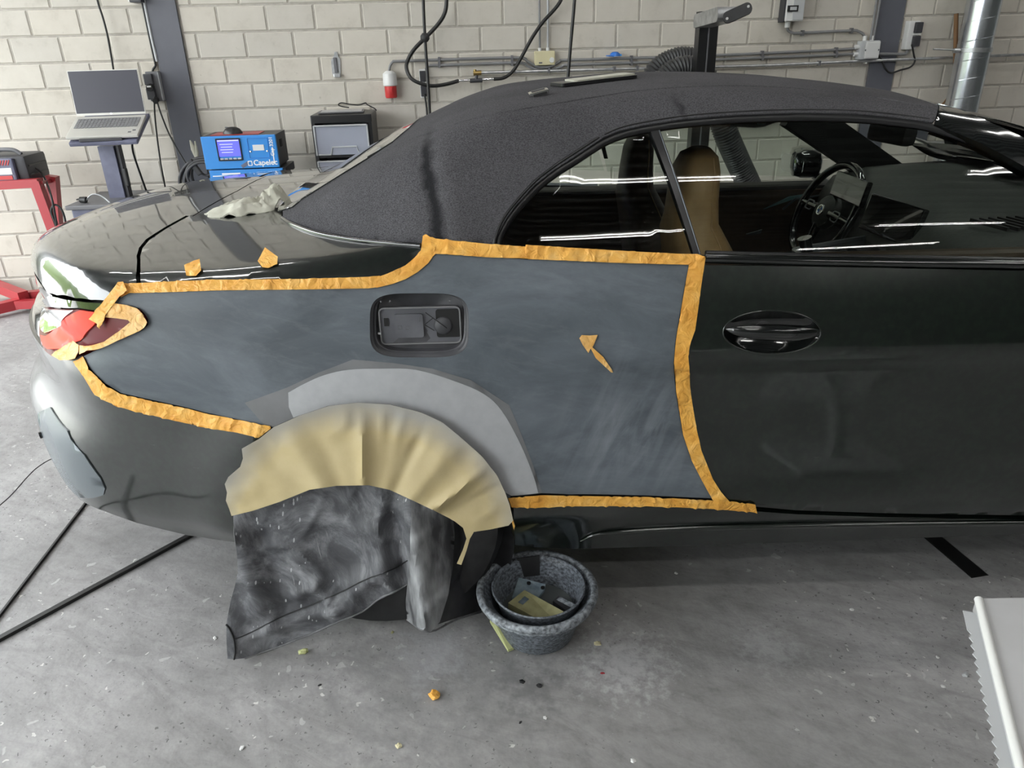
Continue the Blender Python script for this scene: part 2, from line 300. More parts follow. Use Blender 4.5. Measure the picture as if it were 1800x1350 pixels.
    MT['laptop_key'] = mat('laptop_keys', (0.19, 0.19, 0.195), 0.5)
    MT['screen_off'] = mat('screen_dark', (0.045, 0.045, 0.06), 0.35)
    m, n, l, b = newmat('screen_blue'); b.inputs['Base Color'].default_value = (0.03, 0.04, 0.3, 1); b.inputs['Emission Color'].default_value = (0.16, 0.17, 0.95, 1); b.inputs['Emission Strength'].default_value = 0.75; MT['screen_blue'] = m
    m, n, l, b = newmat('screen_pale'); b.inputs['Base Color'].default_value = (0.3, 0.3, 0.5, 1); b.inputs['Emission Color'].default_value = (0.6, 0.62, 1.0, 1); b.inputs['Emission Strength'].default_value = 0.7; MT['screen_pale'] = m
    MT['leather'] = noisy('tan_leather', (0.34, 0.20, 0.085), (0.40, 0.245, 0.11), 30, 0.5, 0.1)
    MT['leather_dark'] = noisy('dark_leather', (0.085, 0.055, 0.035), (0.11, 0.07, 0.045), 30, 0.5)
    MT['interior'] = mat('interior_black', (0.022, 0.022, 0.022), 0.6)
    MT['dash'] = noisy('dash_leather', (0.045, 0.05, 0.045), (0.06, 0.064, 0.058), 80, 0.55, 0.15)
    MT['sheet_grey'] = noisy('grey_sheet_steel', (0.42, 0.42, 0.42), (0.50, 0.50, 0.505), 4, 0.45)
    MT['ambient_strip'] = mat('door_light_strip', (0.45, 0.75, 0.80), 0.25, metal=0.4)
    MT['clipwhite'] = mat('white_print', (0.8, 0.8, 0.8), 0.5)
build_materials()

# ------------------------------------------------------------------ object helpers
def link(o, parent=None):
    COL.objects.link(o)
    if parent is not None: o.parent = parent
    return o
def tag(o, label, cat=None, group=None, kind=None):
    if label: o['label'] = label
    if cat: o['category'] = cat
    if group: o['group'] = group
    if kind: o['kind'] = kind
    return o
def thing(name, label, cat, loc=(0, 0, 0), rotz=0.0, group=None, rot=None):
    o = bpy.data.objects.new(name, None); COL.objects.link(o); o.location = loc
    o.rotation_euler = rot if rot else (0, 0, rotz); o.empty_display_size = 0.05
    return tag(o, label, cat, group)
def mk(name, verts, faces, m, parent=None, smooth=None):
    me = bpy.data.meshes.new(name); me.from_pydata([tuple(map(float, v)) for v in verts], [], [tuple(map(int, f)) for f in faces]); me.update()
    if smooth is not None:
        for p in me.polygons: p.use_smooth = True
        if smooth < 179: me.set_sharp_from_angle(angle=radians(smooth))
    me.materials.append(MT[m] if isinstance(m, str) else m)
    return link(bpy.data.objects.new(name, me), parent)
class MB:
    """collects shapes that belong to one part"""
    def __init__(s): s.v = []; s.f = []
    def add(s, v, f):
        k = len(s.v); s.v += [tuple(map(float, q)) for q in v]; s.f += [tuple(i+k for i in q) for q in f]; return s
    def box(s, c, d, rot=None, bev=0.0):
        x, y, z = d[0]/2, d[1]/2, d[2]/2
        bm = bmesh.new(); bmesh.ops.create_cube(bm, size=1.0)
        for v in bm.verts: v.co = Vector((v.co.x*d[0], v.co.y*d[1], v.co.z*d[2]))
        if bev > 0: bmesh.ops.bevel(bm, geom=bm.edges[:], offset=bev, segments=2, affect='EDGES', profile=0.6)
        R = rot.to_matrix() if hasattr(rot, 'to_matrix') else (Matrix.Identity(3) if rot is None else Matrix.Rotation(rot[2], 3, 'Z') @ Matrix.Rotation(rot[1], 3, 'Y') @ Matrix.Rotation(rot[0], 3, 'X'))
        bm.verts.index_update(); C = Vector(c)
        v = [tuple(R @ q.co + C) for q in bm.verts]; f = [tuple(q.index for q in p.verts) for p in bm.faces]; bm.free()
        return s.add(v, f)
    def tube(s, pts, r, n=8, closed=False, caps=True):
        P = [Vector(p) for p in pts]; N = len(P); rr = r if hasattr(r, '__len__') else [r]*N
        T = []
        for i in range(N):
            a = P[i-1] if (i > 0 or closed) else P[i]; b = P[(i+1) % N] if (i < N-1 or closed) else P[i]
            d = (b-a); T.append(d.normalized() if d.length > 1e-9 else Vector((0, 0, 1)))
        u = T[0].orthogonal().normalized(); rings = []
        for i in range(N):
            u = (u - T[i]*u.dot(T[i])); u = u.normalized() if u.length > 1e-6 else T[i].orthogonal().normalized()
            w = T[i].cross(u)
            rings.append([P[i]+(u*cos(2*pi*k/n)+w*sin(2*pi*k/n))*rr[i] for k in range(n)])
        v = [q for ring in rings for q in ring]; f = []
        for i in range(N if closed else N-1):
            j = (i+1) % N
            for k in range(n): f.append((i*n+k, i*n+(k+1) % n, j*n+(k+1) % n, j*n+k))
        if caps and not closed: f.append(tuple(range(n-1, -1, -1))); f.append(tuple((N-1)*n+k for k in range(n)))
        return s.add(v, f)
    def lathe(s, prof, c=(0, 0, 0), n=32, axis='z'):
        v = []; f = []; N = len(prof)
        for k in range(n):
            a = 2*pi*k/n
            for r, h in prof:
                q = (r*cos(a), r*sin(a), h) if axis == 'z' else ((r*cos(a), h, r*sin(a)) if axis == 'y' else (h, r*cos(a), r*sin(a)))
                v.append((q[0]+c[0], q[1]+c[1], q[2]+c[2]))
        for k in range(n):
            j = (k+1) % n
            for i in range(N-1): f.append((k*N+i, j*N+i, j*N+i+1, k*N+i+1))
        return s.add(v, f)
    def prism(s, poly, h, mat4):
        """2D outline (list of (a,b)), thickness h along local z, placed with a 4x4"""
        N = len(poly); v = [mat4 @ Vector((a, b, 0)) for a, b in poly]+[mat4 @ Vector((a, b, h)) for a, b in poly]
        f = [tuple(range(N-1, -1, -1)), tuple(range(N, 2*N))]+[(i, (i+1) % N, N+(i+1) % N, N+i) for i in range(N)]
        return s.add(v, f)
    def build(s, name, m, parent=None, smooth=None): return mk(name, s.v, s.f, m, parent, smooth)
def frame(o, x, y):
    """4x4 with given origin, x and y axes"""
    x = Vector(x).normalized(); y = Vector(y); y = (y-x*y.dot(x)).normalized(); z = x.cross(y)
    m = Matrix.Identity(4)
    for i in range(3): m[i][0] = x[i]; m[i][1] = y[i]; m[i][2] = z[i]; m[i][3] = o[i]
    return m
def crom(P, n=6, closed=False):
    P = [np.array(p, float) for p in P]; N = len(P); out = []
    for i in range(N if closed else N-1):
        p1, p2 = P[i], P[(i+1) % N]
        p0 = P[i-1] if (i > 0 or closed) else 2*p1-p2
        p3 = P[(i+2) % N] if (i+2 < N or closed) else 2*p2-p1
        for k in range(n):
            t = k/n; out.append(0.5*((2*p1)+(-p0+p2)*t+(2*p0-5*p1+4*p2-p3)*t*t+(-p0+3*p1-3*p2+p3)*t**3))
    if not closed: out.append(P[-1])
    return out
def rrect(w, h, r, n=5, cx=0, cy=0):
    o = []
    for sx, sy, a0 in ((1, 1, 0), (-1, 1, 90), (-1, -1, 180), (1, -1, 270)):
        for k in range(n+1):
            a = radians(a0+90*k/n); o.append((cx+sx*(w/2-r)+r*cos(a), cy+sy*(h/2-r)+r*sin(a)))
    return o
def text_part(name, body, size, m, parent, loc, rot, bold=0.0):
    cu = bpy.data.curves.new(name, 'FONT'); cu.body = body; cu.size = size; cu.extrude = 0.0006; cu.offset = bold; cu.resolution_u = 3
    t = bpy.data.objects.new('tmp', cu); COL.objects.link(t); dg = bpy.context.evaluated_depsgraph_get()
    me = bpy.data.meshes.new_from_object(t.evaluated_get(dg)); bpy.data.objects.remove(t); me.materials.clear(); me.materials.append(MT[m])
    o = bpy.data.objects.new(name, me); link(o, parent); o.location = loc; o.rotation_euler = rot
    return o

# ------------------------------------------------------------------ sight lines: photograph pixel -> point on a real surface
def rays(px):
    px = np.asarray(px, float).reshape(-1, 2); u = (px[:, 0]-900)/FPX; v = (px[:, 1]-675)/FPX
    u, v = cr_*u-sr_*v, sr_*u+cr_*v
    return np.stack([u, cp_-v*sp_, -sp_-v*cp_], 1)
def onY(px, Y): d = rays(px); return CAM+d*(Y/d[:, 1])[:, None]
def onZ(px, Z): d = rays(px); return CAM+d*((Z-CAMH)/d[:, 2])[:, None]
def march(o, d, G, t0, t1, n=260):
    N = len(o); ts = np.linspace(t0, t1, n); tl = np.full(N, np.nan); th = np.full(N, np.nan); best = np.full(N, 1e9); bt = np.full(N, t1)
    prev = None; done = np.zeros(N, bool)
    for t in ts:
        P = o+d*t; g = G(P[:, 0], P[:, 1], P[:, 2])
        imp = (g < best) & ~done; best[imp] = g[imp]; bt[imp] = t
        if prev is not None:
            hitn = (g <= 0) & ~done; tl[hitn] = prev; th[hitn] = t; done |= hitn
        prev = t
    t = bt.copy()
    if done.any():
        a = tl[done]; b = th[done]; oo = o[done]; dd = d[done]
        for _ in range(30):
            m_ = (a+b)/2; P = oo+dd*m_[:, None]; ins = G(P[:, 0], P[:, 1], P[:, 2]) <= 0
            b = np.where(ins, m_, b); a = np.where(ins, a, m_)
        t[done] = (a+b)/2
    return o+d*t[:, None]
def grad(P, G, e=2e-3):
    g = np.zeros_like(P)
    for i in range(3):
        dv = np.zeros(3); dv[i] = e
        A = P+dv; B = P-dv; g[:, i] = G(A[:, 0], A[:, 1], A[:, 2])-G(B[:, 0], B[:, 1], B[:, 2])
    return g/np.maximum(np.linalg.norm(g, axis=1), 1e-9)[:, None]
def hit(px, G, off=0.0):
    d = rays(px); o = np.repeat(CAM[None], len(d), 0); P = march(o, d, G, 0.9, 4.2, 420)
    return P+grad(P, G)*off if off else P

YC = 2.425
AX_CYL = -0.60
def dom_to(dom, P):
    P = np.asarray(P)
    if dom == 'xz': return P[:, [0, 2]]
    if dom == 'xy': return P[:, [0, 1]]
    if dom == 'cyl': return np.stack([np.arctan2(YC-P[:, 1], AX_CYL-P[:, 0])*0.85, P[:, 2]], 1)
    if dom == 'top': return np.stack([P[:, 0], np.arctan2(P[:, 2]-0.70, YC-P[:, 1])*0.7], 1)
    if dom == 'sph':
        q = P-np.array([-0.75, YC, 0.55]); al = np.arctan2(-q[:, 0], q[:, 2]); be = np.arctan2(q[:, 1], np.hypot(q[:, 0], q[:, 2]))
        return np.stack([al*0.7, be*0.7], 1)
def dom_cast(dom, Q, G):
    a, b = Q[:, 0], Q[:, 1]; z = np.zeros_like(a); one = np.ones_like(a)
    if dom == 'xz': o = np.stack([a, z+1.1, b], 1); d = np.stack([z, one, z], 1); t = (0, 1.3)
    elif dom == 'xy': o = np.stack([a, b, z+1.7], 1); d = np.stack([z, z, -one], 1); t = (0, 1.2)
    elif dom == 'cyl':
        th = a/0.85; d = np.stack([np.cos(th), np.sin(th), z], 1); o = np.stack([z+AX_CYL, z+YC, b], 1)-d*1.6; t = (0, 1.5)
    elif dom == 'top':
        ph = b/0.7; d = np.stack([z, np.cos(ph), -np.sin(ph)], 1); o = np.stack([a, z+YC, z+0.70], 1)-d*1.3; t = (0, 1.25)
    elif dom == 'sph':
        al, be = a/0.7, b/0.7; d = -np.stack([-np.sin(al)*np.cos(be), np.sin(be), np.cos(al)*np.cos(be)], 1); o = np.array([-0.75, YC, 0.55])-d*1.7; t = (0, 1.65)
    return march(o, d, G, t[0], t[1], 300)
def inpoly(Q, poly):
    x, y = Q[:, 0], Q[:, 1]; r = np.zeros(len(Q), bool); n = len(poly); j = n-1
    for i in range(n):
        xi, yi = poly[i]; xj, yj = poly[j]
        if yi != yj:
            c = ((yi > y) != (yj > y)) & (x < (xj-xi)*(y-yi)/(yj-yi)+xi); r ^= c
        j = i
    return r
def dens(poly, sp, closed=True):
    out = []; n = len(poly)
    for i in range(n if closed else n-1):
        a = np.array(poly[i], float); b = np.array(poly[(i+1) % n], float); k = max(1, int(math.ceil(np.linalg.norm(b-a)/sp)))
        for t in range(k): out.append(a+(b-a)*t/k)
    if not closed: out.append(np.array(poly[-1], float))
    return np.array(out)
def triangulate(poly, holes, sp):
    loops = [dens(poly, sp)]+[dens(h, sp) for h in holes]
    B = np.concatenate(loops); edges = []; k = 0
    for L in loops:
        n = len(L); edges += [(k+i, k+(i+1) % n) for i in range(n)]; k += n
    lo, hi = B.min(0), B.max(0); gx = np.arange(lo[0]+sp/2, hi[0], sp); gy = np.arange(lo[1]+sp/2, hi[1], sp)
    Gd = np.array([(x, y) for x in gx for y in gy]).reshape(-1, 2)
    if len(Gd):
        ok = inpoly(Gd, poly)
        for h in holes: ok &= ~inpoly(Gd, h)
        Gd = Gd[ok]
    if len(Gd):
        dm = np.full(len(Gd), 9.0)
        for c in range(0, len(B), 200): dm = np.minimum(dm, np.sqrt(((Gd[:, None]-B[None, c:c+200])**2).sum(2)).min(1))
        Gd = Gd[dm > sp*0.45]
    V = np.concatenate([B, Gd]) if len(Gd) else B
    r = delaunay_2d_cdt([Vector(map(float, q)) for q in V], edges, [], 0, 1e-7)
    Vo = np.array([tuple(q) for q in r[0]]); F = np.array([f for f in r[2] if len(f) == 3])
    Cn = Vo[F].mean(1); ok = inpoly(Cn, poly)
    for h in holes: ok &= ~inpoly(Cn, h)
    a = Vo[F]; ar = np.abs((a[:, 1, 0]-a[:, 0, 0])*(a[:, 2, 1]-a[:, 0, 1])-(a[:, 2, 0]-a[:, 0, 0])*(a[:, 1, 1]-a[:, 0, 1]))
    return Vo, F[ok & (ar > 1e-10)]
def panel(name, G, dom, poly, m, parent, holes=(), sp=0.025, off=0.0, depth=0.012, disp=None, flip_fix=True):
    """a skin of the solid G over an outline in the surface's own coordinates, with real edge thickness"""
    Q, F = triangulate(np.array(poly, float), [np.array(h, float) for h in holes], sp)
    P = dom_cast(dom, Q, G); N = grad(P, G)
    if disp is not None:
        dv = disp(Q, P); P = P+N*(off+dv)[:, None]
    elif off: P = P+N*off
    a = P[F]; fn = np.cross(a[:, 1]-a[:, 0], a[:, 2]-a[:, 0]); sgn = (fn*N[F].mean(1)).sum(1) < 0
    F = F.copy(); F[sgn] = F[sgn][:, ::-1]
    ec = {}
    for f in F:
        for i in range(3):
            e = (f[i], f[(i+1) % 3]); ec[e] = 1
    bd = [e for e in ec if (e[1], e[0]) not in ec]
    V = [tuple(q) for q in P]; NN = [tuple(q) for q in N]; faces = [tuple(f) for f in F]; smoothn = len(faces); mp = {}
    def side(i):
        if i not in mp:
            mp[i] = (len(V), len(V)+1); V.append(V[i]); V.append(tuple(P[i]-N[i]*depth)); NN.append(NN[i]); NN.append(NN[i])
        return mp[i]
    for a_, b_ in bd:
        s0, s1 = side(a_), side(b_); faces.append((s0[0], s0[1], s1[1], s1[0]))
    me = bpy.data.meshes.new(name); me.from_pydata(V, [], [tuple(map(int, f)) for f in faces]); me.update()
    me.polygons.foreach_set('use_smooth', [True]*smoothn+[False]*(len(faces)-smoothn))
    if disp is None: me.normals_split_custom_set_from_vertices(NN) if False else None
    me.materials.append(MT[m]); o = bpy.data.objects.new(name, me); link(o, parent)
    return o
def mirrored(o, parent, name=None, dz=0.0):
    c = bpy.data.objects.new(name or o.name.split('.')[0], o.data); c.scale = (1, -1, 1); c.location = (0, 2*YC, dz); link(c, parent); return c
def spl(xs, ys, smooth=3):
    P = crom([np.array(q) for q in zip(xs, ys)], 24); P = np.array(P); gx = np.linspace(xs[0], xs[-1], 900); gy = np.interp(gx, P[:, 0], P[:, 1])
    k = np.hanning(2*smooth*6+1); k /= k.sum(); pad = len(k)//2
    gp = np.concatenate([2*gy[0]-gy[1:pad+1][::-1], gy, 2*gy[-1]-gy[-pad-1:-1][::-1]]); gy = np.convolve(gp, k, 'valid')
    return lambda x: np.interp(x, gx, gy)
def smax(a, b, k):
    h = np.clip(0.5+0.5*(a-b)/k, 0, 1); return b*(1-h)+a*h+k*h*(1-h)
def valnoise(seed):
    r = np.random.default_rng(seed); tab = r.random((64, 64))
    def f(x, y):
        xi = np.floor(x).astype(int); yi = np.floor(y).astype(int); fx = x-xi; fy = y-yi; fx = fx*fx*(3-2*fx); fy = fy*fy*(3-2*fy)
        g = lambda i, j: tab[i % 64, j % 64]
        return (g(xi, yi)*(1-fx)+g(xi+1, yi)*fx)*(1-fy)+(g(xi, yi+1)*(1-fx)+g(xi+1, yi+1)*fx)*fy-0.5
    return f

# ================================================================== THE ROOM
RW = radians(4.525); WD = 4.95                       # back wall: turned a little, 4.95 m away
WS = np.array([cos(RW), sin(RW), 0.0]); WN = np.array([-sin(RW), cos(RW), 0.0])
def W(s, z, w=0.0): return WS*s+WN*(WD-w)+np.array([0, 0, z])
def pw(px, w=0.0):
    """pixel -> (s, z) on the plane w in front of the back wall"""
    d = rays(px); t = (WD-w-CAM@WN)/(d@WN); P = CAM+d*t[:, None]
    return np.stack([P@WS, P[:, 2]], 1)
BL, BH, Z_A = 0.2792, 0.1415, 1.697                  # block pitch, course height, height of the first visible bed joint
CEIL = 4.1; XL, XR, YF = -4.3, 7.5, -5.2

def struct(o): o['kind'] = 'structure'; return o
fl = MB(); fl.box((1.6, 0.3, -0.05), (11.8, 11.2, 0.1)); floor_o = struct(fl.build('floor', 'floor'))
pv = MB(); pv.box((-20.1, 0.3, -0.12), (31.6, 46, 0.1)); struct(pv.build('floor_outside', 'pavement'))
# ceiling of profiled steel sheet: ribs are real folds, shade between them painted dark
v = []; f = []; yy = YF; prof = []
while yy < 6.2:
    prof += [(yy, CEIL), (yy+0.15, CEIL), (yy+0.17, CEIL-0.07), (yy+0.23, CEIL-0.07)]; yy += 0.25
for y_, z_ in prof: v += [(XL, y_, z_), (XR, y_, z_)]
for i in range(len(prof)-1): f.append((2*i, 2*i+1, 2*i+3, 2*i+2))
ceil_o = struct(mk('ceiling', v, f, 'ceiling'))
ceil_o.data.materials.append(MT['ceiling_shade'])
for i, p_ in enumerate(ceil_o.data.polygons):
    if i % 4 in (0,): p_.material_index = 1  # upper flats get the painted shade
wl_ = MB(); wl_.box((XL-0.1, 0.3, 3.75), (0.2, 11.2, 0.8)); wl_.box((XL-0.1, -4.9, 1.7), (0.2, 0.8, 3.4)); wl_.box((XL-0.1, 4.75, 1.7), (0.2, 0.6, 3.4)); struct(wl_.build('wall_left', 'plaster'))
wr_ = MB(); wr_.box((XR+0.1, 0.3, 2.05), (0.2, 11.2, 4.1)); struct(wr_.build('wall_right', 'plaster'))
wf_ = MB(); wf_.box((1.6, YF-0.1, 2.05), (12.2, 0.2, 4.1)); struct(wf_.build('wall_front', 'plaster'))
# a hedge outside the open door, mirrored in the bumper
hv = []; hf = []; vn = valnoise(3)
for i in range(61):
    for j in range(13):
        y_ = -12+24*i/60; z_ = 3.3*j/12; b_ = 0.5*vn(np.array([i*0.9]), np.array([j*0.8]))[0]
        hv.append((-15+b_+0.25*(j/12)**2, y_, z_-0.07))
for i in range(60):
    for j in range(12): hf.append((i*13+j, (i+1)*13+j, (i+1)*13+j+1, i*13+j+1))
for i in range(60): pass
hd = mk('hedge', hv+[(-16, -12, -0.07), (-16, 12, -0.07), (-16, 12, 3.2), (-16, -12, 3.2)], hf+[(793, 794, 795, 796)], 'hedge', None, 60); tag(hd, 'green clipped hedge outside the open garage door', 'hedge')

# ---- back wall: mortar bed with every visible block proud of it
wall = struct(thing('wall_back', None, None, (0, 0, 0), RW))
mb = MB(); mb.box((1.65, WD+0.045, 2.05), (11.6, 0.10, 4.1)); bed = mb.build('mortar_bed', 'mortar', wall)
colL = pw([(258, 0), (309, 0)]); colR = pw([(1545, 0), (1590, 0)])
cL0, cL1 = float(colL[0, 0]), float(colL[1, 0]); cR0, cR1 = float(colR[0, 0]), float(colR[1, 0])
GAP = 0.008
_blk = {}
def block_mesh(wd, ht):
    k = (round(wd, 3), round(ht, 3))
    if k not in _blk:
        a, b = wd/2, ht/2; c = 0.006; y0, y1, y2 = 0.012, -0.004, -0.010
        v = [(-a, y0, -b), (a, y0, -b), (a, y0, b), (-a, y0, b), (-a, y1, -b), (a, y1, -b), (a, y1, b), (-a, y1, b), (-a+c, y2, -b+c), (a-c, y2, -b+c), (a-c, y2, b-c), (-a+c, y2, b-c)]
        f = [(8, 9, 10, 11)]+[(i, (i+1) % 4, 4+(i+1) % 4, 4+i) for i in range(4)]+[(4+i, 4+(i+1) % 4, 8+(i+1) % 4, 8+i) for i in range(4)]
        me = bpy.data.meshes.new('block'); me.from_pydata(v, [], f); me.update(); me.materials.append(MT['block']); _blk[k] = (me, v, f)
    return _blk[k]
segs = [(-4.1, cL0-0.006, -2.3375), (cL1+0.006, cR0-0.006, -0.4443), (cR1+0.006, 7.2, None)]
jr = float(pw([(1642.5, 12)])[0, 0])
rest = MB(); nblk = 0
for (s0, s1, ref) in segs:
    if ref is None: ref = jr
    for row in range(-14, 12):
        z1 = Z_A-row*BH; z0 = z1-BH
        if z1 > 4.05: continue
        if z0 < 0.0: z0 = 0.0
        k0 = ref+(0 if row % 2 == 0 else -BL/2)
        s = k0+math.floor((s0-k0)/BL)*BL
        while s < s1-0.02:
            a, b = max(s, s0), min(s+BL, s1); s += BL
            if b-a < 0.03: continue
            wd, ht = b-a-GAP, z1-z0-GAP; cs, cz = (a+b)/2, (z0+z1)/2
            # which blocks the photograph shows: left of the car down to the floor, above the car, and through its windows
            vis = (-3.45 < cs < 4.05) and (cz < 1.92) and ((cs < -1.5) or (cz > 1.30) or (cs < -0.35 and cz > 0.98) or (1.05 < cs < 3.2 and cz > 0.98)) or (cs > 2.7 and cs < 4.05 and 1.0 < cz < 1.92)
            me, v_, f_ = block_mesh(wd, ht)
            if vis and nblk < 300:
                o = bpy.data.objects.new('block', me); o.location = (cs, WD, cz); link(o, wall); nblk += 1
            else:
                rest.add([(q[0]+cs, q[1]+WD, q[2]+cz) for q in v_], f_)
ro = rest.build('block_field', 'block', wall); ro['kind'] = 'stuff'
def column(c0, c1, label):
    t = thing('steel_column', label, 'column', tuple(W((c0+c1)/2, 0, 0)), RW)
    w_ = c1-c0; m = MB(); m.box((0, -0.012, 2.04), (w_, 0.024, 4.08)); m.build('flange', 'steel_col', t)
    m = MB(); m.box((0, 0.02, 2.04), (0.02, 0.04, 4.08)); m.build('web', 'steel_col', t)
column(cL0, cL1, 'dark grey painted steel column beside the blue test machine')
column(cR0, cR1, 'dark grey painted steel column behind the car roof, near the steel duct')

# ---- ceiling tube lamps (workshop lamps; the wallside row is added to light the wall)
def lamp(x, y, L, label):
    t = thing('tube_lamp', label, 'lamp', (x, y, CEIL-0.07), 0, 'ceiling tube lamps')
    m = MB(); m.box((0, 0, -0.04), (L+0.06, 0.16, 0.05), bev=0.006); m.build('housing', 'white_metal', t)
    for dy in (-0.045, 0.045):
        m = MB(); m.tube([(-L/2, dy, -0.085), (L/2, dy, -0.085)], 0.014, 10); m.build('tube', 'tube', t, 60)
for y_ in (-4.1, -2.1, -0.1, 2.1, 3.9):
    for x_, side in ((-2.7, 'near the open door'), (0.75, 'above the middle of the workshop'), (3.9, 'towards the right wall')):
        lamp(x_, y_, 1.5, 'white twin tube ceiling lamp %s, in the %s row' % (side, {-4.1: 'rearmost', -2.1: 'second', -0.1: 'third', 2.1: 'car-side', 3.9: 'added wallside'}[y_]))

# ================================================================== THE CAR
car = thing('car', 'dark green convertible car with black soft top, masked and sanded for repainting', 'car', (0, 0, 0))
WX, WZ = -0.36, 0.335                                 # rear wheel centre (x, z)
zprof = spl([0.05, 0.15, 0.24, 0.30, 0.345, 0.40, 0.50, 0.60, 0.70, 0.78, 0.85, 0.92, 0.98, 1.04, 1.12, 1.25], [0.13, 0.10, 0.075, 0.055, 0.034, 0.020, 0.012, 0.010, 0.006, 0.0, 0.010, 0.026, 0.046, 0.072, 0.115, 0.2], 2)
deckc = spl([-1.75, -1.60, -1.50, -1.42, -1.34, -1.24, -1.09, -0.9, -0.6, -0.3, -0.1, 0.2, 1.5, 1.8, 2.1, 2.6, 3.0, 3.4], [0.80, 0.875, 0.925, 0.962, 0.99, 1.013, 1.029, 1.038, 1.055, 1.085, 1.12, 1.15, 1.12, 1.03, 0.98, 0.92, 0.82, 0.66], 2)
roff = spl([0.1, 0.2, 0.25, 0.30, 0.36, 0.42, 0.48, 0.54, 0.60, 0.65, 0.70, 0.75, 0.79, 0.82, 0.86, 0.90, 0.96, 1.05], [0.05, -0.04, -0.075, -0.095, -0.115, -0.125, -0.125, -0.115, -0.07, -0.05, -0.055, -0.055, -0.03, 0.005, -0.008, -0.004, 0.012, 0.04], 1)
def Gbody(x, y, z):
    ya = YC-np.abs(y-YC)
    fy = 1.52+zprof(z)
    fy = fy+0.09*np.clip((-0.45-x)/0.6, 0, 2)**2+0.10*np.clip((x-2.2)/1.0, 0, 2)**2
    # crease below the door handle, fading out over the wheel
    wc = np.clip((x-0.05)/0.4, 0, 1); fy = fy+wc*0.014*np.clip((0.772-z)/0.010, 0, 1)*np.clip((z-0.42)/0.25, 0, 1)
    for wx in (WX, 2.47):
        d = np.hypot(x-wx, z-WZ); fy = fy-0.026*np.exp(-((np.maximum(d, 0.36)-0.36)/0.10)**2)*np.clip((z-0.22)/0.1, 0, 1)
    f = fy-ya
    t = (YC-ya)/0.85
    g = smax(f, z-(deckc(x)-0.055*t*t), 0.05)
    tr = np.clip((YC-ya)/0.9, 0, 1.2)
    rr = -1.48+0.595*tr**1.75+roff(z)-x
    g = smax(g, rr*0.8, 0.05)
    g = smax(g, x-(3.42-0.55*tr**2.2-0.3*np.clip(z-0.55, 0, 1)), 0.15)
    return g
lean = spl([0.9, 1.0, 1.1, 1.2, 1.28, 1.33, 1.45], [0.0, 0.02, 0.066, 0.13, 0.198, 0.255, 0.42], 2)
roofc = spl([-0.95, -0.75, -0.666, -0.57, -0.46, -0.337, -0.232, -0.146, -0.06, 0.022, 0.187, 0.40, 0.60, 0.85, 1.02, 1.19, 1.30, 1.40, 1.57, 1.75, 1.95], [0.90, 1.0, 1.043, 1.083, 1.140, 1.203, 1.249, 1.285, 1.312, 1.329, 1.343, 1.352, 1.351, 1.332, 1.311, 1.281, 1.250, 1.215, 1.140, 1.06, 0.965], 2)
def Gtop(x, y, z):
    ya = YC-np.abs(y-YC)
    fy = 1.578+lean(z)+0.32*(np.clip((-0.10-x)/0.48, 0, 2.5)+1e-9)**1.6+0.10*np.clip((x-1.0)/0.8, 0, 2)**2
    f = (fy-ya)*0.8; t = np.clip((YC-ya)/0.6, 0, 1.6)
    return smax(f, z-(roofc(x)-0.028*t*t), 0.05)
def Gglass(x, y, z):
    ya = YC-np.abs(y-YC)
    return 1.592+lean(z)+0.02*np.clip((0.15-x)/0.3, 0, 2)**2+0.10*np.clip((x-1.0)/0.8, 0, 2)**2-ya
def dp(px, G, dom, n=0): 
    if n: px = crom(px, n)
    return dom_to(dom, hit(np.array(px), G))

# ---- outlines read off the photograph (pixel sight lines laid on the body)
ARCH = [(896, 887), (888, 865), (874, 835), (848, 802), (809, 767), (777, 741), (740, 724), (685, 710), (629, 707), (577, 713), (526, 730), (481, 750)]
ARCH_L = [(452, 775), (430, 812), (414, 860), (408, 905), (407, 950)]
Q_TAIL = [(147, 626), (200, 602), (249, 581), (261, 571), (260, 561), (254, 551), (245, 542), (228, 537), (207, 534)]
Q_TOP = [(213, 523), (228, 515), (300, 513), (380, 510), (535, 508), (646, 506), (662, 504), (691, 498), (713, 490), (735, 477), (753, 462), (761, 451), (767, 446)]
Q_TOP2 = [(860, 452), (927, 456), (1100, 461), (1211, 464)]
Q_RIGHT = [(1203, 505), (1195, 552), (1187, 600), (1184, 637), (1188, 689), (1200, 763), (1215, 808), (1234, 845), (1253, 876)]
Q_BOT = [(1139, 871), (1000, 869), (952, 867), (897, 872)]
Q_LOW = [(476, 749), (360, 725), (331, 717), (267, 703), (213, 691), (185, 674), (160, 649)]
FILL = []
for k in range(44):                                    # rounded opening of the fuel filler
    a = 2*pi*k/44; c, s_ = cos(a), sin(a); FILL.append((737+87*math.copysign(abs(c)**0.5, c), 572+56.5*math.copysign(abs(s_)**0.5, s_)))
quarter_px = Q_TAIL+Q_TOP+Q_TOP2+Q_RIGHT+Q_BOT+ARCH+Q_LOW
quarter = panel('quarter_panel', Gbody, 'xz', dp(quarter_px, Gbody, 'xz'), 'sanded', car, [dp(FILL, Gbody, 'xz')], 0.022, 0.0, 0.02)
quarter['label'] = 'matt grey sanded rear quarter panel'
pr_out = [(430, 708), (505, 681), (560, 655), (620, 632), (690, 638), (760, 648), (828, 668), (895, 712), (912, 752), (935, 812), (953, 866), (899, 871)]+ARCH[1:]+[(470, 752)]
pr_in = crom([(507, 690), (536, 674), (571, 659), (613, 650), (669, 648), (731, 650), (800, 670), (850, 692), (882, 722), (916, 783), (938, 838), (946, 866)], 4)+[(899, 871)]+ARCH[1:-1]+[(516, 734), (508, 715)]
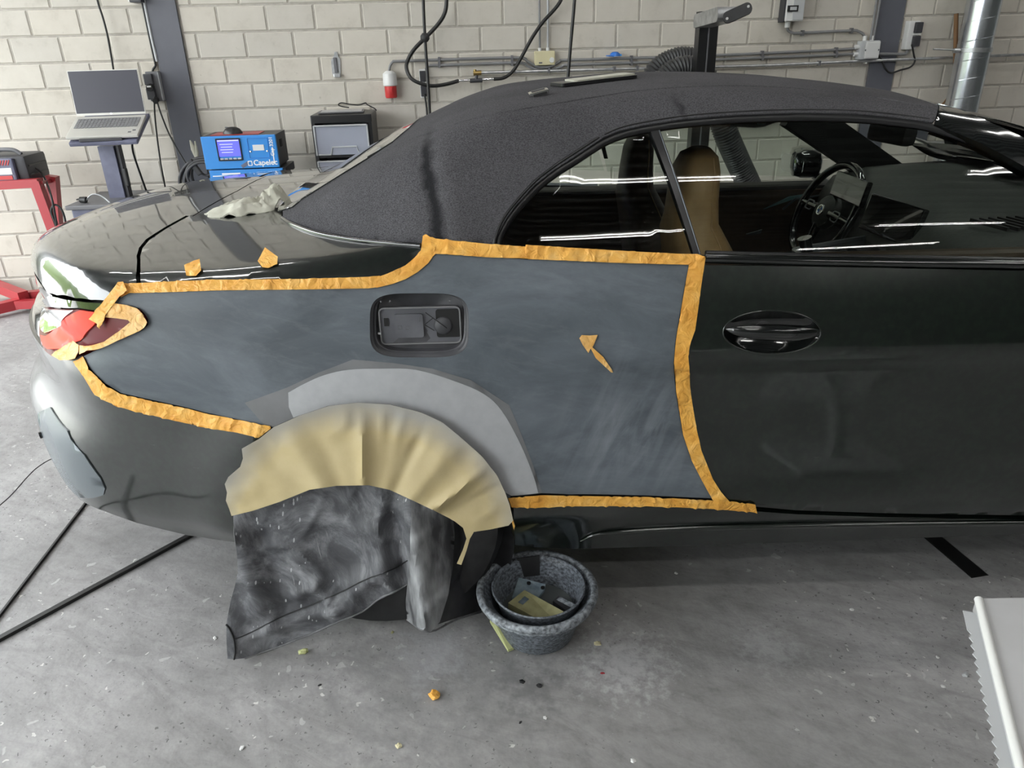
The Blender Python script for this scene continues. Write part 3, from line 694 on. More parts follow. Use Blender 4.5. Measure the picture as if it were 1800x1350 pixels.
o = panel('primer_feather', Gbody, 'xz', dp(pr_out, Gbody, 'xz'), 'primer_edge', car, sp=0.03, off=0.0006, depth=0.0005); o['label'] = 'darker feathered edge of the primer'
o = panel('primer_coat', Gbody, 'xz', dp(pr_in, Gbody, 'xz'), 'primer', car, sp=0.03, off=0.0014, depth=0.0006); o['label'] = 'light grey primer over the wheel arch'

# ---- fuel filler pocket
fz = dp([(737, 572)], Gbody, 'xz')[0]; fy0 = float(hit([(737, 572)], Gbody)[0, 1]); fcx, fcz = fz
fil = dp(FILL, Gbody, 'xz'); hitF = hit(np.array(FILL), Gbody)
rings = []
for sc, dy in ((1.0, 0.0), (0.985, 0.004), (0.955, 0.006), (0.93, 0.016), (0.90, 0.018), (0.88, 0.034), (0.0, 0.036)):
    rings.append([(fcx+(p[0]-fcx)*sc, h[1]+dy+0.001, fcz+(p[1]-fcz)*sc) for p, h in zip(fil, hitF)])
v = [q for r_ in rings for q in r_]; n_ = len(FILL)
f = [(i*n_+k, i*n_+(k+1) % n_, (i+1)*n_+(k+1) % n_, (i+1)*n_+k) for i in range(len(rings)-1) for k in range(n_)]
pocket = mk('filler_pocket', v, f, 'filler', car, 40); pocket['label'] = 'black plastic fuel filler pocket'
wf, hf_ = fil[:, 0].max()-fil[:, 0].min(), fil[:, 1].max()-fil[:, 1].min()
yb = fy0+0.030; tilt = 0.0
FR = frame((fcx, yb, fcz), (1, 0, 0), (0, 0.06, 1))    # local: x along car, y up, z towards the viewer
def fpx(px): q = onY([px], fy0+0.02)[0]; return (q[0]-fcx, q[2]-fcz)
c0, c1 = fpx((664, 542)), fpx((812, 602)); fw, fh = c1[0]-c0[0], c0[1]-c1[1]; fcx2, fcz2 = (c0[0]+c1[0])/2, (c0[1]+c1[1])/2
m_ = MB(); m_.prism(rrect(fw, fh, 0.012, 5, fcx2, fcz2), 0.008, FR); hs = m_.build('flap_housing', 'filler_light', pocket)
def ringprism(outer, inner, h, F4, z0=0.0):
    N = len(outer); v = [F4 @ Vector((a, b, z0)) for a, b in outer]+[F4 @ Vector((a, b, z0+h)) for a, b in outer]+[F4 @ Vector((a, b, z0+h)) for a, b in inner]+[F4 @ Vector((a, b, z0)) for a, b in inner]
    f = []
    for i in range(N):
        j = (i+1) % N; f += [(i, j, N+j, N+i), (N+i, N+j, 2*N+j, 2*N+i), (2*N+i, 2*N+j, 3*N+j, 3*N+i)]
    return v, f
v, f = ringprism(rrect(fw, fh, 0.012, 5, fcx2, fcz2), rrect(fw-0.006, fh-0.006, 0.0095, 5, fcx2, fcz2), 0.013, FR)
mk('housing_rim', v, f, 'grey_pipe', pocket, 40)
a0, a1 = fpx((692, 553)), fpx((746, 592)); m_ = MB(); m_.prism(rrect(a1[0]-a0[0], a0[1]-a1[1], 0.006, 4, (a0[0]+a1[0])/2, (a0[1]+a1[1])/2), 0.014, FR); m_.build('raised_pad', 'filler_light', pocket)
for k, (px, w_, h_) in enumerate((((703, 575), .009, .009), ((717, 576), .009, .009), ((738, 561), .004, .013))):
    q = fpx(px); v, f = ringprism(rrect(w_, h_, .001, 2, *q), rrect(w_-.002, h_-.002, .0006, 2, *q), 0.0006, FR, 0.014); mk('moulded_mark', v, f, 'mid_grey', pocket)
q = fpx((779, 573)); m_ = MB(); m_.lathe([(0.0, 0.014), (0.017, 0.014), (0.0205, 0.010), (0.022, 0.004), (0.022, -0.004)], (0, 0, 0), 24)
m_.v = [tuple(FR @ Vector((p[0]+q[0], p[1]+q[1], p[2]))) for p in m_.v]; m_.build('filler_cap', 'filler', pocket, 50)
m_ = MB(); w0, w1 = fpx((765, 545)), fpx((811, 592)); m_.prism(rrect(w1[0]-w0[0], w0[1]-w1[1], 0.006, 4, (w0[0]+w1[0])/2, (w0[1]+w1[1])/2), 0.0012, frame(FR @ Vector((0, 0, .008)), (1, 0, 0), (0, .06, 1))); m_.build('cap_well', 'gap', pocket)
for px0, px1 in (((748, 549), (786, 576)), ((747, 570), (764, 580)), ((748, 569), (762, 558))):
    qa, qb = fpx(px0), fpx(px1); m_ = MB(); m_.tube([FR @ Vector((*qa, .015)), FR @ Vector((*qb, .016))], .0009, 6); m_.build('strap', 'gap', pocket)
q = fpx((679, 567)); m_ = MB(); m_.prism([(q[0]-.005, q[1]-.009), (q[0]+.005, q[1]-.009), (q[0]+.005, q[1]+.009), (q[0]-.005, q[1]+.009)], .0105, FR); m_.build('hinge_latch', 'gap', pocket)
q = fpx((668, 585)); m_ = MB(); m_.prism(rrect(.007, .005, .001, 2, *q), .016, FR); m_.build('metal_clip', 'galv', pocket)
for px in ((670, 530), (686, 529), (791, 528), (687, 617), (800, 617), (674, 618)):
    q = fpx(px); m_ = MB(); m_.lathe([(0, .0045), (.0018, .004), (.0022, .001)], n=8); m_.v = [tuple(FR @ Vector((p[0]+q[0], p[1]+q[1], p[2]+.014))) for p in m_.v]; m_.build('rivet', 'mid_grey', pocket)

# ---- door, belt moulding, sill
HANDLE = [(1357+86*cos(2*pi*k/40), 584+38*sin(2*pi*k/40)) for k in range(40)]
D_LEFT = [(1236, 466), (1218, 467), (1209, 505), (1201, 552), (1193, 600), (1190, 637), (1194, 689), (1206, 763), (1221, 808), (1240, 845), (1258, 879)]
D_TOP = [(1500, 470), (1800, 476), (2050, 484)]
D_BOT = [(1300, 888), (1400, 897), (1550, 902), (1800, 906), (2050, 912)]
dl = dp(D_LEFT, Gbody, 'xz'); dtp = dp(D_TOP, Gbody, 'xz'); db = dp(D_BOT, Gbody, 'xz')
XD = 1.66
door_poly = np.concatenate([dl[::-1], dp([(1300, 467)], Gbody, 'xz'), dtp[:2], [(XD-0.05, dtp[1, 1]-0.014)], [(XD, 0.8), (XD+0.01, 0.6), (XD-0.02, db[3, 1]-0.01)], db[:4][::-1]])
hd_poly = dp(HANDLE, Gbody, 'xz')
door = panel('door', Gbody, 'xz', door_poly, 'paint_dusty', car, [hd_poly], 0.025, 0, 0.02); door['label'] = 'dusty dark green door'
hP = hit(np.array(HANDLE), Gbody); hc = hP.mean(0); n_ = len(HANDLE); rings = []
for k in range(9):
    t = k/8; s_ = 1-t; dy = 0.030*(1-(1-t)**2.0)
    rings += [tuple(hc+(p-hc)*s_+np.array([0, dy, 0])) for p in hP]
bowl = mk('handle_bowl', rings, [(i*n_+k, i*n_+(k+1) % n_, (i+1)*n_+(k+1) % n_, (i+1)*n_+k) for i in range(8) for k in range(n_)], 'gloss_black', door, 80)
wdt = (hP[:, 0].max()-hP[:, 0].min())
hv = []; hn = 28; hm = 14
for i in range(hn+1):
    t = -1+2*i/hn; r_ = (max(0.0, 1-abs(t)**2.6))**0.6
    for k in range(hm):
        a = 2*pi*k/hm; hv.append((hc[0]+t*wdt*0.485, hc[1]-0.004-0.017*r_*(0.5+0.5*1)+0.011*r_*cos(a), hc[2]+0.006-0.006*t+0.0175*r_*sin(a)))
hf2 = [(i*hm+k, i*hm+(k+1) % hm, (i+1)*hm+(k+1) % hm, (i+1)*hm+k) for i in range(hn) for k in range(hm)]
hb = mk('door_handle', hv, hf2, 'gloss_black', door, 120)
m_ = MB(); m_.tube([tuple(p+np.array([0, -0.0005, 0])) for p in hP], 0.0016, 6, True); m_.build('handle_trim', 'paint', door, 120)
sill_px = [(903, 892), (1000, 890), (1250, 893), (1400, 904), (1550, 909), (1800, 914), (2050, 920), (2050, 926), (1800, 939), (1400, 953), (1010, 965), (940, 962), (905, 958)]
sl = dp(sill_px[:6]+sill_px[8:], Gbody, 'xz'); k6 = 6
sill_poly = np.concatenate([sl[:6], [(2.02, sl[5, 1]-0.006), (2.02, sl[6, 1]-0.012)], sl[6:]])
sill = panel('sill', Gbody, 'xz', sill_poly, 'paint', car, (), 0.02, 0, 0.03)
# sill blade with its bright upper edge
bl = hit(crom([(1020, 950), (1060, 936), (1200, 927), (1400, 922), (1600, 919), (1800, 917), (2050, 915)], 4), Gbody)
m_ = MB(); m_.tube([tuple(p+np.array([0, -0.004, 0])) for p in bl], [0.002+0.006*min(1, k/8) for k in range(len(bl))], 8); m_.build('sill_ridge', 'paint', car, 80)
bt = hit(crom([(1240, 457), (1400, 461), (1600, 465), (1800, 468), (2050, 474)], 4), Gbody)
m_ = MB(); m_.tube([tuple(p+np.array([0, 0.006, 0.002])) for p in bt], 0.011, 10); belt = m_.build('belt_moulding', 'gloss_black', car, 80)
bt2 = hit(crom([(1240, 447), (1400, 451), (1600, 455), (1800, 459), (2050, 464)], 4), Gglass)
m_ = MB(); m_.tube([tuple(p+np.array([0, -0.001, 0])) for p in bt2], 0.009, 10); m_.build('window_scraper', 'black_trim', car, 80)

# ---- rear deck, boot lid, bumper, lamps (symmetric about the centre line)
def sym(half): h = np.array(half, float); m2 = h[::-1].copy(); m2[:, 1] = 2*YC-m2[:, 1]; return np.concatenate([h, m2])
edge_t = dp([(231, 508), (300, 503), (380, 502), (535, 500), (646, 497), (662, 495), (691, 489), (713, 481), (735, 468), (746, 455)], Gbody, 'xy')
shut = dp([(244, 497), (244, 475), (244, 450), (248, 436), (260, 422), (290, 402), (330, 380)], Gbody, 'xy')
topb = dp([(740, 434), (640, 428), (560, 414), (505, 393)], Gbody, 'xy')
# side deck between boot lid and soft top
shx = float(shut[-1, 0])
deck_half = np.concatenate([[(shx+0.035, YC)], [(shx+0.018, YC-0.35)], shut[::-1]+np.array([0.004, 0.0]), dp([(247, 500)], Gbody, 'xy'), edge_t[1:]])
deck_in = np.concatenate([topb, [(-0.60, YC-0.25), (-0.62, YC)]])
poly = np.concatenate([deck_half, deck_in, ])
dk = panel('rear_deck', Gbody, 'xy', poly, 'paint', car, (), 0.022, 0, 0.012); mirrored(dk, car)
# boot lid, over the top and down to the lip
G_S = 'sph'
sh3 = hit(np.array([(241, 503), (240, 475), (240, 450), (244, 436), (256, 421), (287, 401), (327, 379)]), Gbody)
lip3 = hit(np.array([(185, 528), (160, 527), (133, 524), (100, 519), (84, 515)]), Gbody)
front_half = [np.array([shx+0.014, YC-0.35, 1.03]), np.array([shx+0.031, YC, 1.035])]
H1 = dom_to('sph', np.concatenate([sh3[::-1]]))
Hf = dom_to('sph', np.array(front_half)); Hl = dom_to('sph', lip3)
zl = lip3[-1, 2]
lipc = dom_to('sph', np.array([(-1.40, YC-0.30, zl+0.0), (-1.47, YC, zl)]))
half = np.concatenate([[Hf[1]], [Hf[0]], H1, Hl, lipc])
full = np.concatenate([half, half[::-1][1:-1]*np.array([1, -1])])
boot = panel('boot_lid', Gbody, 'sph', full, 'paint', car, (), 0.022, 0, 0.014)
# bumper
def cylsym(top, bot):
    """top: outline from the near side to the back, bot: back to the near side (half), mirrored round the tail"""
    t = np.array(top); b = np.array(bot); half = np.concatenate([b, t]); mir = half[::-1]*np.array([-1, 1]); return np.concatenate([half, mir])
b_top = dp([(476, 753), (360, 729), (331, 721), (267, 707), (211, 695), (181, 678), (155, 652), (142, 630), (120, 632), (100, 628), (88, 624)], Gbody, 'cyl')
b_bot = dp([(150, 884), (185, 899), (240, 919), (330, 941), (412, 953), (424, 905), (432, 860), (447, 812), (462, 778)], Gbody, 'cyl')
zt, zb = b_top[-1, 1], b_bot[0, 1]
bump_poly = cylsym(np.concatenate([b_top, [(0.12, zt-0.01), (0.0, zt-0.012)]]), np.concatenate([[(0.0, zb-0.03), (0.25, zb-0.02)], b_bot]))
bumper = panel('rear_bumper', Gbody, 'cyl', bump_poly, 'paint_dusty', car, (), 0.025, 0, 0.02)
refl_px = [(68, 726), (90, 716), (120, 757), (150, 800), (178, 840), (186, 858), (183, 869), (165, 874), (140, 873), (118, 850), (92, 805), (76, 765)]
o = panel('bumper_reflection', Gbody, 'cyl', dp(refl_px, Gbody, 'cyl'), 'reflection_grey', car, (), 0.03, 0.003, 0.008); o['label'] = 'grey floor reflection painted on the corner of the rear bumper'  # panel of body-coloured bumper, the floor's reflection put into its colour
m_ = MB(); ps = hit(np.array([(75, 764)]), Gbody, .004)[0]; ng = grad(ps[None], Gbody)[0]; fm = frame(ps, np.cross(ng, (0, 0, 1)), (0, 0, 1)); 
m_.lathe([(0, .004), (.009, .003), (.010, 0), (.010, -.004)], n=16); m_.v = [tuple(fm @ Vector(p)) for p in m_.v]; m_.build('parking_sensor', 'gloss_black', car, 40)
# tail lamp: black upper strip, red light guide, dark outer lens
tl_strip = dp([(86, 520), (100, 523), (133, 529), (187, 533), (178, 546), (138, 541), (100, 540), (76, 535)], Gbody, 'cyl')
o = panel('lamp_top_strip', Gbody, 'cyl', tl_strip, 'gloss_black', car, (), 0.02, 0.0, 0.01)
tlp = dp([(80, 540), (100, 543), (138, 544), (178, 549), (207, 539), (228, 541), (244, 546), (256, 562), (248, 576), (200, 597), (146, 619), (120, 630), (92, 626), (80, 616), (72, 600)], Gbody, 'cyl')
lamp_o = panel('tail_lamp', Gbody, 'cyl', tlp, 'dark_red_lens', car, (), 0.02, 0.002, 0.02); lamp_o['label'] = 'red wrap-around tail lamp'
guide = dp([(76, 590), (85, 592), (92, 588), (110, 572), (138, 548), (146, 545), (175, 549), (184, 553), (168, 572), (150, 592), (136, 604), (112, 614), (88, 614), (80, 606)], Gbody, 'cyl')
panel('light_guide', Gbody, 'cyl', guide, 'bright_red', lamp_o, (), 0.02, 0.007, 0.006)
chr_ = dp([(78, 541), (98, 544), (134, 545), (112, 567), (94, 584), (84, 587), (76, 580)], Gbody, 'cyl')
panel('clear_lens', Gbody, 'cyl', chr_, 'chrome', lamp_o, (), 0.02, 0.007, 0.006)
mirrored(lamp_o, car)
# tail panel across the back between the lamps
zc0, zc1 = zt-0.014, zl-0.004; th_e = float(dom_to('cyl', hit(np.array([(120, 580)]), Gbody))[0, 0])
panel('tail_panel', Gbody, 'cyl', [(-th_e, zc0), (th_e, zc0), (th_e, zc1), (-th_e, zc1)], 'gloss_black', car, (), 0.03, -0.006, 0.006)

# dark inner structure behind the gaps
ib_px = [(120, 560), (190, 520), (260, 520), (646, 512), (700, 500), (760, 462), (860, 458), (1211, 470), (1800, 480), (1990, 486), (1990, 905), (1400, 945), (1010, 955), (915, 940), (908, 880)]+[(x+8, y-12) for x, y in ARCH]+[(460, 752), (420, 850), (414, 935), (330, 925), (200, 880), (150, 800), (140, 700)]
o = panel('inner_body', Gbody, 'xz', dp(ib_px, Gbody, 'xz'), 'gap', car, [dp([(737+(x-737)*1.08, 572+(y-572)*1.08) for x, y in FILL], Gbody, 'xz'), dp([(1357+(x-1357)*1.06, 584+(y-584)*1.15) for x, y in HANDLE], Gbody, 'xz')], 0.04, -0.024, 0.01)
mirrored(o, car, None, -0.11)
mirrored(door, car, None, -0.11); mirrored(quarter, car, None, -0.11); mirrored(sill, car)
# front wing, bonnet and nose, outside the picture
fw_arch = [(2.47+0.365*cos(a), 0.335+0.365*sin(a)) for a in np.linspace(pi*1.0, 0, 22)]
wing = [(XD+0.008, 0.87), (XD+0.008, 0.6), (XD-0.012, 0.36), (2.03, 0.33), (2.04, 0.22)]+[(2.105, 0.25)]+fw_arch+[(2.84, 0.24), (3.05, 0.26), (3.05, 0.72), (2.6, 0.83), (2.1, 0.90)]
o = panel('front_wing', Gbody, 'xz', wing, 'paint', car, (), 0.03, 0, 0.02); mirrored(o, car)
hood = [(1.80, YC), (1.74, 1.95), (1.70, 1.66), (2.1, 1.64), (2.6, 1.68), (2.95, 1.80), (3.18, YC-0.3), (3.22, YC)]
o = panel('bonnet', Gbody, 'xy', hood, 'paint', car, (), 0.03, 0, 0.012); mirrored(o, car)
nose = MB(); 
nose.box((3.05, YC, 0.45), (0.30, 1.30, 0.46), bev=0.06); nose.build('front_bumper', 'paint', car, 40)
un = MB(); un.box((1.1, YC, 0.26), (3.6, 1.30, 0.06)); un.box((-1.05, YC, 0.42), (0.3, 0.9, 0.2)); un.build('underbody', 'gap', car)
# inner wheel arch liners
def liner(wx):
    v = []; f = []; n = 20
    for i in range(n+1):
        a = pi*(0.0+1.0*i/n)
        for y_ in (1.56, 1.86): v.append((wx+0.352*cos(a), y_, WZ+0.352*sin(a)))
    for i in range(n): f.append((2*i, 2*i+1, 2*i+3, 2*i+2))
    k = len(v); v.append((wx, 1.86, WZ))
    for i in range(n): f.append((2*i+1, k, 2*i+3))
    o = mk('arch_liner', v, f, 'gap', car); mirrored(o, car)
liner(WX); liner(2.47)

# ---- wheels
def wheel(wx, y, sgn):
    prof = [(0.205, -0.10), (0.22, -0.112), (0.27, -0.118), (0.315, -0.108), (0.331, -0.085), (0.335, -0.04), (0.335, 0.04), (0.331, 0.085), (0.315, 0.108), (0.27, 0.118), (0.22, 0.112), (0.205, 0.10), (0.205, -0.10)]
    m = MB(); m.lathe(prof, (wx, y, WZ), 48, 'y'); ty = m.build('tyre', 'rubber', car, 40)
    m = MB(); m.lathe([(0.0, -0.075), (0.035, -0.08), (0.045, -0.06), (0.06, -0.055)], (wx, y, WZ), 20, 'y')
    for k in range(10):
        a = 2*pi*k/10; d = Vector((cos(a), 0, sin(a))); m.box(tuple(Vector((wx, y-0.075, WZ))+d*0.125), (0.17, 0.022, 0.024), (0, -a, 0), 0.004)
    m.lathe([(0.195, -0.095), (0.21, -0.10), (0.21, 0.10), (0.19, 0.10), (0.18, 0.0), (0.195, -0.095)], (wx, y, WZ), 40, 'y')
    r_ = m.build('rim', 'satin_grey', ty, 40); return ty
w1 = wheel(WX, 1.672, 1); mirrored(w1, car, 'tyre')
w2 = wheel(2.47, 1.672, 1); mirrored(w2, car, 'tyre')

# ---- soft top
st_bot = [(500, 386), (515, 394), (560, 408), (640, 421), (740, 429), (868, 430)]
st_win = [(876, 412), (888, 388), (905, 364), (940, 326), (975, 299), (1010, 277), (1055, 247), (1060, 243), (1090, 231), (1130, 222), (1200, 211), (1300, 203), (1400, 200), (1500, 202), (1570, 208), (1637, 217)]
st_front = [(1642, 213), (1646, 200), (1647, 188)]
a_ = dp(st_bot+st_win, Gtop, 'top'); b_ = dp(st_front, Gtop, 'top')
xr = -0.70; fx = float(b_[-1, 0])
half = np.concatenate([[(xr, pi/2*0.7)], [(xr+0.012, pi/2*0.7-0.42*0.55)], a_, b_, [(fx+0.05, pi/2*0.7-0.22), (fx+0.09, pi/2*0.7)]])
far = half[::-1][1:-1].copy(); far[:, 1] = pi*0.7-far[:, 1]
vnA, vnB = valnoise(11), valnoise(12)
def cloth_disp(Q, P):
    x, z = P[:, 0], P[:, 2]
    fold = 0.006*np.exp(-((x+0.165+0.16*(z-1.13))/0.018)**2)*np.clip((1.27-z)/0.05, 0, 1)
    return -fold+0.002*vnA(x*9, z*9)+0.004*np.exp(-((x+0.13+0.16*(z-1.13))/0.02)**2)*np.clip((1.27-z)/0.05, 0, 1)
soft = panel('soft_top', Gtop, 'top', np.concatenate([half, far]), 'cloth', car, (), 0.02, 0.004, 0.010, cloth_disp); soft['label'] = 'black cloth soft top'
# seams: stitched hem along the window and the ridge seam along the roof edge
def seam(name, px, G, r, m, n=4, off=0.004, par=car, mir=True, ns=8):
    P = hit(crom(px, n), G, off); mbx = MB(); mbx.tube([tuple(p) for p in P], r, ns); o = mbx.build(name, m, par, 80)
    if mir: mirrored(o, car)
    return o
seam('window_hem', [(868, 432), (872, 414), (884, 386), (905, 358), (940, 320), (975, 293), (1010, 270), (1052, 243)], Gtop, 0.0035, 'black_trim', off=0.004)
seam('hem_stitching', [(1062, 238), (1090, 226), (1130, 217), (1200, 206), (1300, 198), (1400, 195), (1500, 197), (1570, 203), (1632, 211)], Gtop, 0.0022, 'rubber')
seam('top_ridge_seam', [(505, 372), (560, 338), (620, 301), (700, 258), (760, 235), (850, 208), (1000, 181), (1140, 161), (1300, 154), (1450, 163), (1560, 178), (1640, 194)], Gtop, 0.0026, 'cloth', off=0.003)
seam('base_rail', [(497, 385), (515, 396), (560, 412), (640, 425), (740, 433)], Gbody, 0.006, 'gloss_black', off=0.002)
o = seam('window_seal', [(874, 436), (878, 415), (891, 391), (908, 367), (943, 330), (978, 303), (1013, 281), (1058, 252), (1095, 237), (1130, 229), (1200, 218), (1300, 210), (1400, 207), (1500, 209), (1570, 215), (1640, 226), (1720, 254), (1800, 296), (1900, 352)], Gglass, 0.010, 'black_trim', off=0.0)
# rear window in the sloping back of the top
rw = [(-0.63, YC-0.40), (-0.57, YC-0.47), (-0.30, YC-0.44), (-0.22, YC-0.40), (-0.20, YC-0.2), (-0.19, YC)]
rwp = sym(rw+[(-0.19, YC)])[:0]
rw_half = np.array([(-0.65, YC), (-0.64, YC-0.30), (-0.615, YC-0.42), (-0.56, YC-0.47), (-0.36, YC-0.43), (-0.30, YC-0.36), (-0.275, YC-0.2), (-0.27, YC)])
rfull = np.concatenate([rw_half, np.stack([rw_half[::-1][1:-1, 0], 2*YC-rw_half[::-1][1:-1, 1]], 1)])
panel('rear_window', Gtop, 'xy', rfull, 'rear_glass', car, (), 0.03, 0.008, 0.004)
# roof rail inside (headliner) so the cabin has a dark ceiling
hl = MB(); hl.box((0.50, YC, 1.275), (0.85, 0.80, 0.012)); hl.build('headliner', 'interior', car)

# ---- windscreen frame and glass
ap_px = [(1647, 186), (1690, 199), (1740, 220), (1800, 247), (1900, 299), (1990, 352), (1990, 402), (1900, 352), (1800, 296), (1720, 254), (1640, 222)]
o = panel('windscreen_pillar', Gtop, 'top', dp(ap_px, Gtop, 'top'), 'gloss_black', car, (), 0.02, 0.006, 0.03)
qa_, qb_ = Vector(onY([(1392, 196)], 3.02)[0]), Vector(onY([(1560, 312)], 3.16)[0]); m_ = MB(); m_.prism([(-.02, -.065), ((qb_-qa_).length, -.065), ((qb_-qa_).length, .065), (-.02, .065)], .04, frame(qa_, qb_-qa_, (0, 0, 1))); m_.build('windscreen_pillar', 'interior', car)
sq = hit(np.array([(1640, 214), (1652, 200), (1658, 226)]), Gtop, .012)
hdr = [(fx-0.02, YC), (fx-0.03, YC-0.40), (fx-0.05, YC-0.60), (fx+0.03, YC-0.62), (fx+0.10, YC-0.42), (fx+0.15, YC)]
o = panel('windscreen_header', Gtop, 'xy', np.array(hdr), 'gloss_black', car, (), 0.03, -0.002, 0.02); mirrored(o, car)
ws = [(fx+0.13, YC), (fx+0.08, YC-0.42), (fx+0.05, YC-0.58), (1.35, YC-0.65), (1.62, YC-0.70), (1.80, YC-0.66), (1.86, YC)]
o = panel('windscreen', Gtop, 'xy', np.array(ws), 'glass_far', car, (), 0.04, -0.004, 0.0005); mirrored(o, car)
# ---- side glass
qg_px = [(879, 434), (884, 412), (897, 390), (914, 366), (947, 333), (983, 305), (1018, 283), (1060, 256), (1100, 240), (1143, 232), (1180, 330), (1222, 446), (1000, 437)]
o = panel('quarter_window', Gglass, 'xz', dp(qg_px, Gglass, 'xz'), 'glass', car, (), 0.04, 0.0, 0.0004); mirrored(o, car, None, -0.06)
dg = dp([(1160, 228), (1200, 220), (1300, 212), (1400, 209), (1500, 211), (1570, 217), (1640, 228), (1720, 256), (1800, 298), (1890, 350), (1890, 466), (1600, 458), (1232, 449), (1200, 340)], Gglass, 'xz')
o = panel('door_window', Gglass, 'xz', dg, 'glass', car, (), 0.04, 0.0, 0.0004); mirrored(o, car, None, -0.06)
bp_px = [(1143, 232), (1159, 229), (1232, 449), (1219, 449), (1180, 330)]
o = panel('window_divider', Gglass, 'xz', dp(bp_px, Gglass, 'xz'), 'black_trim', car, (), 0.03, 0.004, 0.02); mirrored(o, car)
seam('divider_edge', [(1158, 232), (1195, 340), (1229, 446)], Gglass, 0.0012, 'satin_grey', off=0.006)

# ---- cabin
def seat(y0, dz, m1):
    DX = 0.105
    m = MB(); 
    # backrest with integrated headrest: lofted cushion, leaning back
    secs = [(0.50, 0.56, 0.23, 0.11), (0.46, 0.75, 0.245, 0.10), (0.42, 0.92, 0.225, 0.085), (0.395, 0.985, 0.17, 0.075), (0.385, 1.03, 0.125, 0.06), (0.385, 1.09, 0.118, 0.055), (0.39, 1.16, 0.108, 0.05), (0.395, 1.195, 0.085, 0.04), (0.40, 1.212, 0.04, 0.02)]
    n = 20; v = []; f = []
    for (cx, cz, hw, ht) in secs:
        for k in range(n):
            a = 2*pi*k/n; c, s_ = cos(a), sin(a); v.append((cx+DX+ht*math.copysign(abs(c)**0.6, c), y0+hw*math.copysign(abs(s_)**0.6, s_), cz+dz))
    for i in range(len(secs)-1):
        for k in range(n): f.append((i*n+k, i*n+(k+1) % n, (i+1)*n+(k+1) % n, (i+1)*n+k))
    f.append(tuple((len(secs)-1)*n+k for k in range(n))); m.add(v, f)
    b = m.build('seat_back', m1, car, 70)
    m = MB(); m.box((0.82, y0, 0.52), (0.52, 0.46, 0.14), (0, -0.08, 0), 0.04); m.build('seat_cushion', m1, car, 60)
    pp = []
    for (cx, cz, hw, ht) in secs[2:8]: pp.append((cx+DX+ht*0.45, y0-hw*0.97, cz+dz))
    m = MB(); m.tube(pp, 0.003, 6); m.build('seat_piping', 'leather', b)
seat(1.98, -0.02, 'leather'); seat(2.87, -0.075, 'leather_dark')  # far seat: same leather, its shade put into a darker colour
def rear_seat(y0):
    m = MB(); m.box((-0.10, y0, 0.78), (0.14, 0.50, 0.46), (0, -0.2, 0), 0.05); m.box((-0.13, y0, 1.05), (0.09, 0.24, 0.13), (0, -0.15, 0), 0.03); m.box((0.12, y0, 0.5), (0.42, 0.50, 0.16), None, 0.04); m.build('rear_seat', 'leather_dark', car, 50)
rear_seat(2.05); rear_seat(2.80)
m_ = MB(); m_.box((0.6, YC, 0.36), (2.3, 1.6, 0.05)); m_.box((-0.28, YC, 0.68), (0.04, 1.6, 0.66)); m_.box((1.78, YC, 0.60), (0.06, 1.5, 0.52)); m_.build('cabin_floor', 'interior', car)
m_ = MB(); m_.box((0.72, 1.70, 0.70), (1.95, 0.06, 0.56), None, 0.02); dpn = m_.build('door_card', 'leather_dark', car)
m_ = MB(); m_.box((0.85, 3.16, 0.62), (2.2, 0.06, 0.50), None, 0.02); m_.build('door_card', 'leather_dark', car)
m_ = MB(); m_.box((0.75, 3.20, 0.865), (2.5, 0.12, 0.04), None, 0.02); m_.build('door_card_top', 'interior', car)
m_ = MB(); m_.box((0.62, 1.675, 0.945), (2.3, 0.09, 0.04), None, 0.015); m_.build('door_card_top', 'interior', car)
q = onY([(1343, 368), (1388, 346), (1420, 341), (1416, 346), (1390, 352)], 3.12); m_ = MB(); N_ = len(q); m_.add([tuple(p) for p in q]+[tuple(p+np.array([0, .012, 0])) for p in q], [tuple(range(N_))]+[(i, (i+1) % N_, N_+(i+1) % N_, N_+i) for i in range(N_)]); m_.build('door_trim_strip', 'ambient_strip', car)
q = onY([(1376, 368), (1398, 350), (1440, 344)], 3.115); m_ = MB(); m_.tube([tuple(p) for p in q], 0.005, 6); m_.build('door_pull', 'satin_grey', car)
q = onY([(1312, 412), (1340, 404), (1337, 411), (1316, 413)], 3.05); m_ = MB(); m_.add([tuple(p) for p in q]+[tuple(p+np.array([0, .01, 0])) for p in q], [(0, 1, 2, 3)]+[(i, (i+1) % 4, 4+(i+1) % 4, 4+i) for i in range(4)]); m_.build('seat_switch', 'mid_grey', car)
# dashboard
dv = []; df = []; prof = [(0.0, 0.56), (-0.03, 0.72), (-0.02, 0.86), (0.03, 0.93), (0.14, 0.965), (0.40, 0.975), (0.62, 0.985)]
for i, y_ in enumerate(np.linspace(1.72, 3.14, 15)):
    t = (y_-YC)/0.71; pod = 0.035*np.exp(-((y_-2.86)/0.17)**2)
    for (px_, pz_) in prof: dv.append((1.25+0.06*t+px_+0.02*t*t, y_, pz_-0.012+(pod if 0.9 < pz_ < 0.98 else 0)))
n_ = len(prof)
for i in range(14):
    for k in range(n_-1): df.append((i*n_+k, (i+1)*n_+k, (i+1)*n_+k+1, i*n_+k+1))
mk('dashboard', dv, df, 'dash', car, 50)
m_ = MB()
for k in range(11): m_.box((1.33+0.028*k, 2.02, 0.962), (0.008, 0.16-0.006*abs(k-5), 0.01), (0, 0, 0.2))
m_.build('speaker_grille', 'interior', car)
